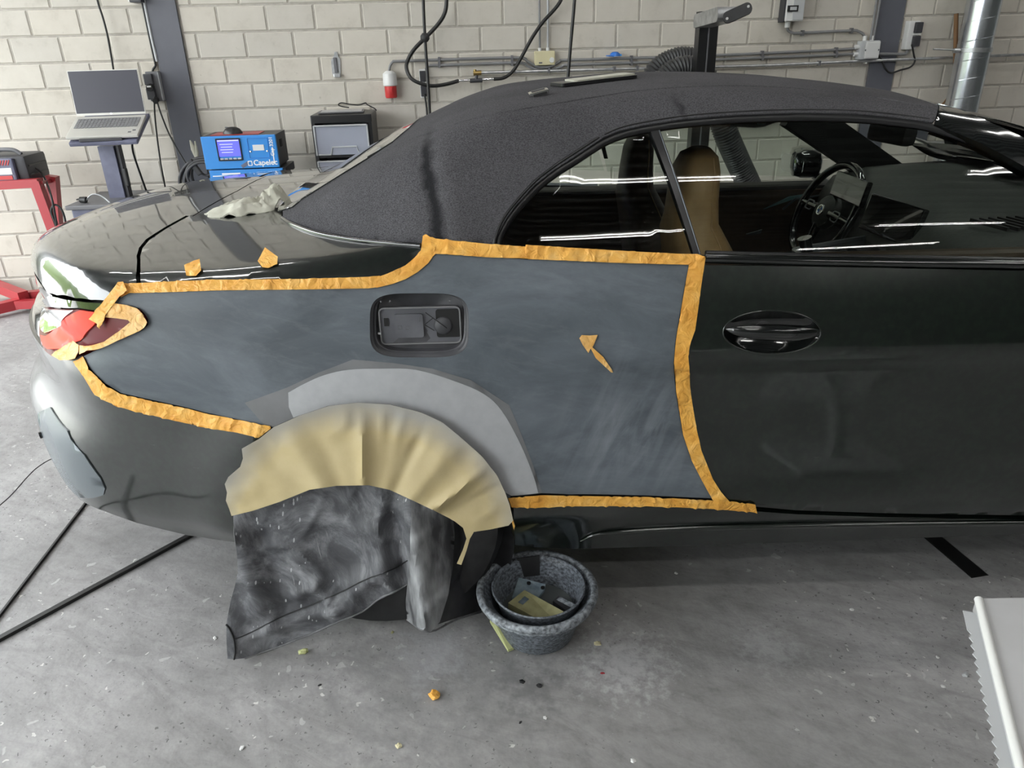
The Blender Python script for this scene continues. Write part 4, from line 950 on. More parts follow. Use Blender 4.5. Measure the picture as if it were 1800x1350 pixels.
# screens and centre console
m_ = MB(); m_.box((1.25, 2.72, 0.94), (0.02, 0.26, 0.09), (0, 0.2, 0), 0.005); m_.build('instrument_display', 'gloss_black', car)
m_ = MB(); m_.box((1.235, 2.36, 0.905), (0.02, 0.28, 0.12), (0, 0.25, 0.12), 0.005); m_.build('centre_display', 'gloss_black', car)
m_ = MB(); m_.box((1.0, YC, 0.67), (0.62, 0.24, 0.20), (0, -0.15, 0), 0.03); cons = m_.build('centre_console', 'gloss_black', car, 50)
v, f = ringprism(rrect(0.36, 0.20, 0.03, 5), rrect(0.33, 0.17, 0.025, 5), 0.01, frame((1.16, YC, 0.795), (1, 0, 0.15), (0, 1, 0))); mk('console_bezel', v, f, 'satin_grey', cons, 40)
m_ = MB(); m_.tube([(1.02, YC+0.03, 0.77), (1.0, YC+0.03, 0.83)], [0.018, 0.024], 12); m_.build('gear_selector', 'gloss_black', cons, 50)
# steering wheel
sc_ = onY([(1450, 372)], 2.82)[0]
ax = Vector((-0.90, -0.10, 0.40)).normalized(); u_ = Vector((0, 1, 0)); u_ = (u_-ax*u_.dot(ax)).normalized(); w_ = ax.cross(u_)
m_ = MB(); m_.tube([tuple(Vector(sc_)+u_*0.183*cos(2*pi*k/40)+w_*0.183*sin(2*pi*k/40)) for k in range(40)], 0.0145, 10, True); swh = m_.build('steering_wheel', 'gloss_black', car, 90)
for a in (0, pi, -pi/2 if w_.z > 0 else pi/2):
    d = u_*cos(a)+w_*sin(a); m_ = MB(); m_.tube([tuple(Vector(sc_)+d*0.05), tuple(Vector(sc_)+d*0.175)], [0.02, 0.012], 8); m_.build('wheel_spoke', 'gloss_black', swh, 60)
m_ = MB(); m_.lathe([(0, .022), (.045, .018), (.062, .008), (.066, -.02), (0, -.03)], n=24); fm = frame(sc_, u_, w_); m_.v = [tuple(fm @ Vector(p)) for p in m_.v]; m_.build('wheel_hub', 'dash', swh, 50)
m_ = MB(); m_.lathe([(.014, .0215), (.016, .0245), (.020, .0245), (.022, .020)], n=24); m_.v = [tuple(fm @ Vector(p)) for p in m_.v]; m_.build('badge_ring', 'chrome', swh, 50)
for i_ in range(4):
    m_ = MB(); pts = [(0, 0)]+[(.0135*cos(a), .0135*sin(a)) for a in np.linspace(i_*pi/2, (i_+1)*pi/2, 7)]; m_.prism(pts, .003, frame(fm @ Vector((0, 0, .020)), u_, w_)); m_.build('badge_quarter', 'clipwhite' if i_ % 2 else 'blue_plastic', swh)
for sg in (-1, 1):
    v, f = ringprism(rrect(.05, .04, .012, 4, .10*sg, 0), rrect(.042, .032, .009, 4, .10*sg, 0), .004, fm, .012); mk('spoke_bezel', v, f, 'satin_grey', swh, 40)
# mirrors: inside one on the windscreen, far-side door mirror
q = onY([(1567, 235)], YC)[0]; m_ = MB(); m_.box(tuple(q), (0.05, 0.19, 0.06), (0, 0.1, 0.15), 0.018); m_.tube([tuple(q+np.array([.02, 0, .02])), tuple(q+np.array([.09, 0, .06]))], .012, 8); m_.build('inside_mirror', 'interior', car, 50)
q = onY([(1415, 284)], 3.42)[0]; m_ = MB(); m_.box(tuple(q), (0.13, 0.22, 0.125), (0, 0, -0.25), 0.045); mr_ = m_.build('door_mirror', 'gloss_black', car, 60)
m_ = MB(); m_.prism(rrect(.17, .075, .025, 5), .003, frame(q+np.array([-.063, -.02, -.005]), (.24, -.97, 0), (0, 0, 1))); m_.build('mirror_glass', 'chrome', mr_)
m_ = MB(); m_.tube([tuple(q+np.array([.03, -.06, -.05])), tuple(q+np.array([.05, -.2, -.09]))], .02, 8); m_.build('mirror_foot', 'gloss_black', mr_, 60)

# ================================================================== MASKING: tape, paper, wheel cover
def px_panel(name, G, poly, m, parent, sp=8, off=0.002, depth=0.001, disp=None):
    Q, F = triangulate(np.array(poly, float), [], sp)
    P = hit(Q, G); N = grad(P, G)
    d = off+(disp(Q, P) if disp is not None else 0.0)
    P = P+N*np.broadcast_to(d, (len(P),))[:, None]
    a = P[F]; fn = np.cross(a[:, 1]-a[:, 0], a[:, 2]-a[:, 0]); sg = (fn*N[F].mean(1)).sum(1) < 0; F = F.copy(); F[sg] = F[sg][:, ::-1]
    ec = {(f[i], f[(i+1) % 3]) for f in F for i in range(3)}; bd = [e for e in ec if (e[1], e[0]) not in ec]
    n = len(P); B = P-N*depth
    V = [tuple(q) for q in P]+[tuple(q) for q in B]
    FF = [tuple(f) for f in F]+[tuple(int(i)+n for i in f[::-1]) for f in F]+[(a_, a_+n, b_+n, b_) for a_, b_ in bd]
    return mk(name, V, FF, m, parent, 50)
vt1, vt2 = valnoise(21), valnoise(22)
def crumple(k, ang, amp):
    ca, sa = cos(ang), sin(ang)
    def f(Q, P):
        u = (Q[:, 0]*ca+Q[:, 1]*sa)/k; w = (-Q[:, 0]*sa+Q[:, 1]*ca)/(k*3.5)
        r_ = np.abs(vt1(u+vt2(w, u)*1.2, w)); return amp*np.clip(1-r_*9, 0, 1)+amp*0.4*vt2(u*0.6, w*2)
    return f
def tape(label, poly, ang=0.0, off=0.003, amp=0.004, m='tape', k=9):
    o = px_panel('masking_tape', Gbody, poly, m, None, 5, off, 0.0007, crumple(k, ang, amp)); tag(o, label, 'tape', 'orange masking tape on the car')
QR = [(1211, 464)]+Q_RIGHT
tape('orange masking tape strip running along the top of the panel below the boot', [(217, 500), (300, 496), (380, 493), (535, 491), (573, 489.5), (647, 487), (668, 485), (664, 505), (647, 507), (535, 509), (380, 511), (300, 514), (228, 516), (214, 523), (209, 512)], 0.3)
tape('short orange tape hanging down over the inner end of the tail lamp', [(164, 560), (190, 527), (213, 500), (222, 499), (231, 513), (215, 523), (205, 535), (196, 547), (190, 561), (182, 577), (178, 568)], 2.2, 0.011)
tape('curved orange tape sweeping up from the boot edge to the window corner', [(665, 487), (691, 478), (713, 467), (729, 454), (740, 443), (744, 417), (750, 416), (765, 422), (767, 446), (761, 452), (753, 463), (735, 478), (713, 491), (691, 499), (662, 506)], 1.2)
tape('orange tape under the rear corner of the side window', [(757, 421), (800, 425), (860, 430), (924, 434), (928, 455), (860, 453), (766, 447), (760, 437)], 0.1, 0.004)
tape('orange tape along the bottom edge of the small rear side window', [(924, 431), (1000, 436), (1100, 442), (1200, 447), (1224, 447), (1238, 452), (1236, 462), (1214, 466), (1100, 463), (1000, 459), (928, 456), (922, 445)], 0.1, 0.0045)
tape('long orange tape down the gap between sanded panel and green door', [(1239, 454), (1232, 500), (1226, 545), (1221, 580), (1212, 604), (1209, 625), (1211, 650), (1212, 680), (1218, 720), (1224, 755), (1232, 790), (1242, 815), (1252, 840), (1266, 862), (1283, 881), (1268, 883), (1252, 877)]+Q_RIGHT[::-1][1:]+[(1210, 466), (1220, 458)], 2.3, 0.005, 0.003)
tape('orange tape along the bottom edge of the sanded panel above the sill', [(893, 874), (952, 869), (1000, 870), (1139, 872), (1253, 878), (1290, 880), (1327, 885), (1330, 899), (1260, 893), (1140, 888), (1000, 888), (940, 891), (899, 890)], 0.1, 0.004)
tape('pale orange tape below the red lens, its end folded round the corner', [(101, 625), (119, 613), (137, 602), (147, 609), (146, 622), (141, 631), (128, 634), (114, 634)], 1.0, 0.012, m='tape_pale')
tape('pale orange tape along the lower edge of the tail lamp', [(145, 610), (190, 598), (215, 581), (233, 566), (241, 572), (250, 581), (200, 603), (147, 625)], 0.5, 0.0105, m='tape_pale')
tape('pleated orange tape wrapped round the front tip of the tail lamp', [(190, 557), (212, 559), (230, 562), (235, 568), (242, 577), (250, 581), (259, 575), (263, 566), (257, 553), (246, 542), (228, 536), (207, 533), (197, 545)], 1.6, 0.0095, 0.003, 'tape_pale', 6)
tape('orange tape following the seam between sanded panel and rear bumper', [(131, 636), (149, 661), (169, 693), (203, 710), (228, 719), (270, 729), (360, 750), (420, 760), (456, 768), (477, 752), (476, 748)]+Q_LOW[1:]+[(148, 627), (140, 632)], 0.4, 0.004)
tape('small orange tape end sticking out beside the masking paper on the wheel arch', [(882, 850), (889, 866), (896, 888), (905, 918), (903, 925), (898, 905), (889, 884)], 1.4, 0.012)
# loose scraps of tape
def scrap(label, G, poly, lift, m='tape', bend=None):
    o = px_panel('tape_scrap', G, poly, m, None, 4, 0.002, 0.0006, lambda Q, P: lift*np.clip((Q[:, 1].max()-Q[:, 1])/(np.ptp(Q[:, 1])+1e-6), 0, 1)**1.5+0.002*vt1(Q[:, 0]/7, Q[:, 1]/7)); tag(o, label, 'tape', 'loose scraps of orange tape')
scrap('small orange tape scrap standing on the boot lid edge next to the shut line', Gbody, [(326, 472), (344, 467), (354, 465), (355, 478), (345, 486), (328, 485)], 0.012)
scrap('diamond-shaped orange tape scrap on the glossy rear deck', Gbody, [(454, 462), (469, 446), (490, 457), (488, 466), (472, 472), (462, 471)], 0.014)
scrap('orange tape scrap with pointed tail stuck on the sanded panel', Gbody, [(1018, 594), (1022, 588), (1036, 589), (1050, 588), (1044, 604), (1041, 610), (1060, 627), (1076, 650), (1079, 658), (1062, 643), (1047, 629), (1038, 612), (1034, 620), (1024, 606)], 0.004, 'tape_pale')

# ---- brown masking paper over the wheel arch
def arcang(px): q = onY([px], 1.49)[0]; return atan2(q[2]-WZ, q[0]-WX)
ridges = [(arcang((640, 780)), 0.05, -0.016), (arcang((690, 790)), 0.22, 0.012), (arcang((770, 810)), 0.10, -0.010), (arcang((806, 850)), 0.06, -0.022), (arcang((850, 870)), 0.12, 0.012), (arcang((575, 790)), 0.13, 0.010), (arcang((540, 800)), 0.10, -0.006), (arcang((480, 810)), 0.2, 0.006), (arcang((700, 770)), 0.07, -0.007), (arcang((735, 770)), 0.05, 0.008)]
vp1, vp2 = valnoise(31), valnoise(32)
def paper_y(x, z):
    ang = np.arctan2(z-WZ, x-WX); r_ = np.hypot(x-WX, z-WZ); y = 1.487-0.035*np.clip((0.36-r_)/0.25, 0, 1.3)
    for a0, wd, am in ridges: y = y+am*np.exp(-np.abs((ang-a0)/wd)**1.4)*np.clip((0.385-r_)/0.08, 0, 1)
    edge = np.clip(1-np.abs(r_-0.33)/0.06, 0, 1)
    y = y+0.009*edge*np.abs(vp1(ang*9, r_*14))*2-0.004+0.004*vp2(x*24, z*20)
    return y
Gpaper = lambda x, y, z: (paper_y(x, z)-y)*0.8
paper_px = [(481, 751), (526, 731), (577, 714), (629, 708), (685, 711), (740, 725), (777, 742), (809, 768), (848, 803), (874, 836), (888, 866), (896, 888), (902, 915), (894, 924), (860, 931), (833, 935), (826, 947), (820, 968), (811, 993), (803, 991), (814, 966), (820, 947), (814, 928), (800, 917), (788, 910), (760, 896), (726, 880), (685, 861), (648, 853), (592, 854), (544, 861), (492, 882), (444, 898), (407, 907), (403, 895), (397, 880), (399, 866), (395, 851), (401, 839), (422, 821), (427, 806), (425, 789), (455, 772)]
o = px_panel('masking_paper', Gpaper, paper_px, 'paper', None, 7, 0.0, 0.0008); tag(o, 'brown masking paper draped over the rear wheel arch, sprayed grey along its top', 'paper')

# ---- dusty black wheel cover
cov = thing('wheel_cover', 'dusty dark wheel cover hanging over the rear wheel', 'cover', (0, 0, 0))
vc1, vc2, vc3 = valnoise(41), valnoise(42), valnoise(43)
def cover_y(x, z):
    y = 1.507-0.012*np.clip((0.45-z)/0.45, 0, 1)
    y = y-0.045*np.clip((-0.60-x)/0.17, 0, 1)**1.5*np.clip((0.30-z)/0.30, 0, 1)        # corner lying out on the floor
    def rd(x0, z0, x1, z1, wd, am):
        dx, dz = x1-x0, z1-z0; L = sqrt(dx*dx+dz*dz); t = np.clip(((x-x0)*dx+(z-z0)*dz)/(L*L), 0, 1); d = np.hypot(x-x0-dx*t, z-z0-dz*t)
        return am*np.exp(-(d/wd)**2)
    y = y-rd(-0.69, 0.38, -0.66, 0.16, 0.030, 0.022)+rd(-0.64, 0.36, -0.60, 0.15, 0.025, 0.018)-rd(-0.55, 0.28, -0.47, 0.12, 0.020, 0.014)-rd(-0.46, 0.14, -0.33, 0.27, 0.026, 0.020)
    y = y+rd(-0.47, 0.34, -0.36, 0.20, 0.035, 0.014)-rd(-0.35, 0.38, -0.31, 0.20, 0.030, 0.018)-rd(-0.70, 0.06, -0.42, 0.14, 0.018, 0.012)+rd(-0.30, 0.40, -0.285, 0.1, 0.025, 0.018)
    y = y-rd(-0.245, 0.42, -0.235, 0.04, 0.035, 0.055)-rd(-0.09, 0.36, -0.10, 0.05, 0.03, 0.012)+rd(-0.16, 0.40, -0.16, 0.06, 0.035, 0.012)
    y = y+0.14*np.clip((x+0.18)/0.08, 0, 1)**1.2
    n = vc1(x*8+z*5+vc2(x*6, z*6), z*5-x*3); n2 = vc2(x*15-z*8+3, z*7+x*9); y = y-0.015*np.exp(-(n/0.10)**2)-0.005*np.exp(-(n2/0.10)**2)+0.012*vc3(x*8, z*6)
    return np.where(x > -0.19, y, np.minimum(y, 1.545))
Gcover = lambda x, y, z: (cover_y(x, z)-y)*0.8
left_px = [(409, 880), (470, 850), (560, 830), (650, 828), (730, 850), (726, 930), (721, 990), (718, 1027), (690, 1043), (666, 1055), (637, 1077), (592, 1096), (548, 1116), (492, 1137), (444, 1153), (430, 1157), (412, 1159), (400, 1158), (398, 1125), (398, 1095), (405, 1058), (413, 1030), (418, 1006), (417, 985), (416, 969), (411, 935)]
px_panel('cover_sheet', Gcover, left_px, 'cover', cov, 6, 0.0, 0.002)
flap_px = [(722, 860), (790, 885), (796, 940), (792, 1000), (784, 1050), (770, 1092), (754, 1110), (735, 1100), (717, 1088), (714, 1055), (721, 1020), (724, 960)]
px_panel('cover_flap', Gcover, flap_px, 'cover_flap', cov, 7, 0.006, 0.002)
right_px = [(786, 880), (850, 900), (894, 915), (902, 945), (904, 965), (896, 1000), (872, 1045), (845, 1073), (800, 1087), (760, 1101), (772, 1085), (786, 1040), (794, 990)]
px_panel('cover_sheet', Gcover, right_px, 'cover_dark', cov, 8, 0.0, 0.002)
def cseam(px, r_, m): P = hit(crom(px, 4), Gcover, 0.002); a = MB(); a.tube([tuple(p) for p in P], r_, 6); a.build('hem_piping', m, cov, 80)
cseam([(398, 1097), (404, 1105), (411, 1122), (413, 1140), (412, 1158)], 0.0022, 'rubber')
cseam([(414, 1123), (444, 1110), (492, 1085), (548, 1062), (600, 1040), (640, 1020), (690, 1000), (717, 985)], 0.0016, 'rubber')
cseam([(430, 1157), (492, 1135), (548, 1113), (592, 1093), (637, 1074), (666, 1052), (690, 1041), (717, 1026)], 0.0024, 'hem')
cseam([(716, 1088), (754, 1110), (800, 1089), (845, 1075)], 0.003, 'hem')

# ================================================================== ON THE FLOOR
def oz(px, z=0.0): return onZ([px], z)[0]
# ---- mortar tub with a second tub nested in it
bc = np.array([0.052, 1.535, 0.0])
tub = thing('mortar_tub', 'round dusty black plastic tub standing by the covered wheel', 'tub', tuple(bc))
m_ = MB(); m_.lathe([(0, 0.004), (0.092, 0.004), (0.098, 0.010), (0.128, 0.118), (0.140, 0.122), (0.150, 0.128), (0.157, 0.137), (0.154, 0.146), (0.146, 0.149), (0.138, 0.144), (0.134, 0.136), (0.124, 0.128), (0.095, 0.014), (0, 0.012)], n=56); m_.build('shell', 'tub', tub, 50)
m_ = MB(); m_.tube([(0.150*cos(2*pi*k/56), 0.150*sin(2*pi*k/56), 0.141) for k in range(56)], 0.0105, 10, True); m_.build('rim', 'tub_rim', tub, 90)
m_ = MB(); m_.tube([(0.1475*cos(2*pi*k/56), 0.1475*sin(2*pi*k/56), 0.126) for k in range(56)], 0.006, 8, True); m_.build('rim_bead', 'tub_rim', tub, 90)
m_ = MB(); a0 = -1.75
m_.add([( .128*cos(a0-.22), .128*sin(a0-.22), .118), (.128*cos(a0+.22), .128*sin(a0+.22), .118), (.123*cos(a0), .123*sin(a0)-.003, .096), (.142*cos(a0-.20), .142*sin(a0-.20), .118), (.142*cos(a0+.20), .142*sin(a0+.20), .118), (.132*cos(a0), .132*sin(a0)-.003, .094)], [(3, 4, 5), (0, 3, 5, 2), (1, 2, 5, 4), (0, 1, 4, 3)]); m_.build('handle_lug', 'tub', tub)
tin = thing('inner_tub', 'smaller black tub with cloudy water nested inside the big tub', 'tub', tuple(bc+np.array([0.004, 0.004, 0.0165])))
m_ = MB(); m_.lathe([(0, 0.0), (0.080, 0.0), (0.086, 0.006), (0.116, 0.118), (0.121, 0.128), (0.124, 0.133), (0.121, 0.136), (0.116, 0.132), (0.112, 0.118), (0.083, 0.008), (0, 0.005)], n=52); m_.build('shell', 'tub', tin, 50)
m_ = MB(); m_.lathe([(0, 0.060), (0.0955, 0.060)], n=40); m_.build('water', 'water', tin)
def inb(px, z): q = oz(px, z); return q
def slab(name, label, cat, px4, z, th, m, dz=(0, 0, 0, 0), group=None, parent=None):
    q = [oz(p, z+d) for p, d in zip(px4, dz)]; n = len(q); cx = sum(q)/n
    mb_ = MB(); mb_.add([tuple(p-cx) for p in q]+[tuple(p-cx-np.array([0, 0, th])) for p in q], [tuple(range(n-1, -1, -1)), tuple(range(n, 2*n))]+[(i, (i+1) % n, n+(i+1) % n, n+i) for i in range(n)])
    o = mb_.build(name, m, parent); o.location = tuple(cx)
    if parent is None: tag(o, label, cat, group)
    return o
zb_ = 0.104
ys = thing('sanding_sponge', 'yellow block sponge with a pressed square, lying in the tub', 'sponge', (0, 0, 0)); s_ = slab('sponge_body', None, None, [(893, 1060), (922, 1037), (991, 1075), (970, 1086), (943, 1087)], zb_, 0.022, 'yellow_block', (0, .004, .012, .0, .0), None, ys)
slab('pressed_square', None, None, [(911, 1058), (922, 1048), (930, 1053), (919, 1062)], zb_+0.0035, 0.002, 'blue_block', (0, 0, 0, 0), None, ys)
bs = thing('sanding_pad', 'blue-grey rubber pad with two holes leaning in the tub', 'pad', (0, 0, 0)); slab('pad_body', None, None, [(900, 1050), (912, 1015), (959, 1027), (957, 1036), (944, 1053)], zb_-0.012, 0.008, 'blue_block', (0, .02, .022, .01, 0), None, bs)
for px in ((929.5, 1024), (954, 1032)):
    q = oz(px, zb_+0.0065); m_ = MB(); m_.lathe([(0, .0), (.0055, .0), (.0055, -.004)], tuple(q), 14); m_.build('pad_hole', 'gap', bs)
db_ = thing('hand_block', 'small dark hand block with white dust, half sunk at the tub side', 'block', (0, 0, 0)); slab('block_body', None, None, [(972, 1056), (982, 1047), (1015, 1063), (1003, 1079)], zb_-0.004, 0.022, 'dark_grey', (0, .004, .0, 0), None, db_); slab('dust_face', None, None, [(978, 1054), (985, 1049), (1011, 1062), (1005, 1068)], zb_+0.0, 0.001, 'tub_rim', (0, .004, .002, 0), None, db_)
sh = thing('abrasive_sheet', 'dark wet abrasive sheet standing against the back of the inner tub', 'sheet', (0, 0, 0))
q0, q1 = bc+np.array([-0.050, 0.098, 0.10]), bc+np.array([0.012, 0.106, 0.10]); m_ = MB(); m_.add([tuple(q0), tuple(q1), tuple(q1+np.array([0, .012, .058])), tuple(q0+np.array([0, .012, .056])), tuple(q0+np.array([0, .003, 0])), tuple(q1+np.array([0, .003, 0])), tuple(q1+np.array([0, .015, .058])), tuple(q0+np.array([0, .015, .056]))], [(0, 1, 2, 3), (7, 6, 5, 4), (0, 4, 5, 1), (1, 5, 6, 2), (2, 6, 7, 3), (3, 7, 4, 0)]); m_.build('sheet', 'rubber', sh)
# pale board under the tub edge
lb = slab('spreader_board', 'pale lime spreader board jammed under the left side of the tub', 'board', [(861, 1090), (868, 1091), (903, 1138), (893, 1142)], 0.01, 0.008, 'lime_board', (0.055, 0.055, 0, 0))
# ---- crumpled bits
def crumb(px, name, label, cat, size, m, seed, hgt=0.5, group=None, asp=1.0):
    r_ = np.random.default_rng(seed); q = oz(px); bm = bmesh.new(); bmesh.ops.create_icosphere(bm, subdivisions=2, radius=1.0); v = []
    bm.verts.index_update()
    for w in bm.verts:
        k = 0.65+0.55*r_.random(); v.append((w.co.x*k*size, w.co.y*k*size*asp, max(0.0, (w.co.z*k*0.6+0.45)*size*hgt)))
    f = [tuple(a.index for a in p.verts) for p in bm.faces]; bm.free()
    o = mk(name, v, f, m, None, None); o.location = tuple(q); o.rotation_euler = (0, 0, r_.random()*3); return tag(o, label, cat, group)
crumb((763, 1225), 'tape_scrap', 'crumpled bright orange tape ball on the concrete floor', 'tape', 0.014, 'tape', 5, 1.0)
crumb((533, 1148), 'tape_scrap', 'crumpled pale yellow tape scrap on the floor by the wheel cover', 'tape', 0.015, 'lime_board', 6, 0.8, None, 0.5)
crumb((1050, 1132), 'filler_chip', 'oval cream filler chip on the floor right of the tub', 'chip', 0.009, 'cream', 7, 0.6, None, 1.3)
gchip = 'chips scattered over the floor'
for i, (px, lab, m, sz) in enumerate([((1059, 1184), 'tiny dark red chip on the floor below the tub', 'red_steel', .006), ((948, 1206), 'black crumb on the floor under the tub', 'rubber', .008), ((918, 1199), 'flat black smudge-like crumb left of another under the tub', 'rubber', .007), ((690+0, 1112), 'green-grey crumb in front of the tyre', 'yellow_block', .006), ((1188, 1008), 'thin curled white shaving on the floor below the sill', 'white_plastic', .006), ((1497, 1072), 'white paint flake on the floor below the door', 'white_plastic', .006), ((1697, 1187), 'crumpled pale foil bit on the floor by the grey tray', 'light_grey', .011), ((1648, 1156), 'round white pellet on the floor left of the grey tray', 'white_plastic', .005), ((1658, 1207), 'small white flake nearest the foil bit', 'white_plastic', .006), ((562, 1205), 'black stone crumb on the bare floor below the wheel cover', 'rubber', .005), ((700, 1312), 'yellowish leaf-like flake near the bottom of the picture', 'cream', .008), ((1113, 1338), 'white flake at the bottom of the picture', 'white_plastic', .006), ((378, 1122), 'white chip left of the wheel cover corner', 'white_plastic', .007), ((426, 1315), 'long white flake at the bottom left', 'white_plastic', .007), ((958, 1262), 'pale flake below the black crumbs', 'white_plastic', .005), ((915, 1270), 'black pellet beside a pale flake', 'rubber', .005)]):
    crumb(px, 'floor_chip', lab, 'chip', sz, m, 50+i, 0.5, gchip, 0.6+0.5*(i % 3)/2)
# ---- strips and cables on the floor
def flat_strip(name, label, cat, px0, px1, wd, th, m):
    a, b = oz(px0), oz(px1); d = (b-a)/np.linalg.norm(b-a); n = np.array([-d[1], d[0], 0])*wd/2
    mb_ = MB(); q = [a-n, b-n, b+n, a+n]; mb_.add([tuple(p+np.array([0, 0, .0005])) for p in q]+[tuple(p+np.array([0, 0, th])-(n*0.15 if i < 2 else -n*0.15)*(-1)) for i, p in enumerate(q)], [(3, 2, 1, 0), (4, 5, 6, 7), (0, 1, 5, 4), (1, 2, 6, 5), (2, 3, 7, 6), (3, 0, 4, 7)])
    return tag(mb_.build(name, m), label, cat)
e1 = 2*np.array((330, 945))-np.array((0, 1125)); 
flat_strip('floor_strip', 'thick black rubber strip running under the rear bumper', 'strip', (-330, 1305), (520, 842), 0.020, 0.010, 'cable')
flat_strip('floor_strip', 'thin black strip on the floor, further left', 'strip', (-200, 1345), (240, 770), 0.008, 0.008, 'cable')
flat_strip('floor_strip', 'short black strip on the floor under the front of the door', 'strip', (1560, 878), (1723, 1014), 0.058, 0.002, 'cable')
cr = [(-60, 935), (0, 888), (22, 868), (45, 842), (63, 824), (86, 809), (110, 800)]
mb_ = MB(); P = [tuple(p+np.array([0, 0, .0004])) for p in onZ(crom(cr, 4), 0.0)]; mb_.tube(P, 0.0018, 5); fc = mb_.build('floor_crack', 'cable', floor_o); fc['label'] = 'thin dark crack line in the concrete'
# ---- masking paper dispenser at the lower right
q = [oz(p, 0.70) for p in ((1716, 1052), (1795, 1370))]; dsp = thing('paper_dispenser', 'grey sheet metal dispenser tray with serrated cutting edge, bottom right corner', 'dispenser', (0, 0, 0))
A, B_ = q; dirv = (B_-A)/np.linalg.norm(B_-A); L_ = 0.52; B2 = A+dirv*L_; E = np.array([0.62, -0.012, 0])
m_ = MB(); top = [A, B2, B2+E, A+E]
m_.add([tuple(p) for p in top]+[tuple(p-np.array([0, 0, .022])) for p in top], [(0, 1, 2, 3), (7, 6, 5, 4)]+[(i, 4+i, 4+(i+1) % 4, (i+1) % 4) for i in range(4)]); m_.build('tray', 'sheet_grey', dsp)
m_ = MB(); m_.tube([tuple(A+np.array([.004, 0, -.002])), tuple(B2+np.array([.004, 0, -.002]))], 0.006, 10); m_.build('folded_edge', 'white_metal', dsp, 60)
tn = 62; nl = np.array([dirv[1], -dirv[0], 0]); nl = nl if nl[0] < 0 else -nl; bz = np.array([0, 0, -.012]); v = []; f = []
a0 = A+dirv*0.018
for k in range(tn+1):
    base = a0+dirv*(L_-0.02)*k/tn; v += [tuple(base+bz), tuple(base+bz+nl*(0.0165 if (k % 2 or k < 6) else 0.0125)), tuple(base+bz-np.array([0, 0, .0015])), tuple(base+bz+nl*(0.0165 if (k % 2 or k < 6) else 0.0125)-np.array([0, 0, .0015]))]
for k in range(tn): i = 4*k; f += [(i, i+4, i+5, i+1), (i+2, i+3, i+7, i+6), (i+1, i+5, i+7, i+3)]
mk('serrated_blade', v, f, 'light_grey', dsp)
m_ = MB(); c_ = (A+E*0.9); m_.box((c_[0], c_[1]-0.2, 0.34), (0.05, 0.05, 0.68)); m_.box((c_[0], c_[1]-0.2, 0.02), (0.40, 0.44, 0.04), bev=.005); m_.build('stand', 'sheet_grey', dsp)

# ================================================================== ON THE CAR
# rag on the rear deck
r0, r1 = hit(np.array([(365, 388), (512, 366)]), Gbody)
ctr = (r0+r1)/2; du = (r1-r0)[:2]; Lr = np.linalg.norm(du); du /= Lr; dn = np.array([-du[1], du[0]])
vr1, vr2 = valnoise(61), valnoise(62)
rp = []
for k in range(36):
    a = 2*pi*k/36; e_ = 1+0.22*float(vr1(np.array([k*.7]), np.array([1.3]))[0]); rp.append(ctr[:2]+du*(Lr*.53*cos(a)*e_)+dn*(0.075*sin(a)*e_+0.07))
rp = np.array(rp)
def ragd(Q, P):
    u = ((Q-ctr[:2])@du)/(Lr*.53); w = ((Q-ctr[:2])@dn-0.07)/0.075; rr = np.clip(1-np.sqrt(u*u+w*w)**2.2, 0, 1)
    h = (0.022+0.010*u+0.030*np.exp(-((u-.72)/.28)**2))*rr**.4
    rdg = np.abs(vr1(u*2.2+w*1.2+5, w*2.0-u*1.4)); rd2 = np.abs(vr2(u*4+9, w*3+2))
    return h*(0.55+0.75*np.clip(1-rdg*4, 0, 1)+0.3*np.clip(1-rd2*5, 0, 1))+0.001
o = panel('rag', Gbody, 'xy', rp, 'rag', None, (), 0.008, 0.001, 0.004, ragd); tag(o, 'crumpled off-white cloth rag on the rear deck behind the soft top', 'rag')
# flat board and car key on the roof
A, B_ = hit(np.array([(987, 157), (1122, 141)]), Gtop); u_ = (B_-A)/np.linalg.norm(B_-A); Lb = np.linalg.norm(B_-A)
bd = thing('sanding_board', 'thin flat board with pale top lying on the soft top roof', 'board', tuple((A+B_)/2))
w2 = np.array([0.05, 1, 0.03]); w2 -= u_*(w2@u_); w2 /= np.linalg.norm(w2); R4 = frame((0, 0, 0.006), u_, w2)
m_ = MB(); m_.prism(rrect(Lb, 0.085, 0.012, 4, 0, 0.04), 0.008, R4); m_.build('board', 'black_trim', bd); m_ = MB(); m_.prism(rrect(Lb*0.8, 0.075, 0.012, 4, 0.02, 0.042), 0.004, frame(R4 @ Vector((0, 0, .008)), u_, w2)); m_.build('pale_face', 'rag', bd)
K = hit(np.array([(948, 171)]), Gtop)[0]; kf = thing('car_key', 'small silver car key fob lying on the soft top', 'key', tuple(K), rot=(0.12, -0.22, 0.1))
m_ = MB(); m_.box((0, 0, 0.010), (0.052, 0.030, 0.014), None, 0.005); m_.build('key_body', 'chrome', kf, 40); m_ = MB(); m_.box((0.002, -0.0155, 0.010), (0.036, 0.002, 0.006), None, 0.0008); m_.build('key_blade', 'rubber', kf); m_ = MB(); m_.box((0, 0.002, 0.0175), (0.034, 0.018, 0.002), None, 0.0008); m_.build('key_button', 'dark_grey', kf)

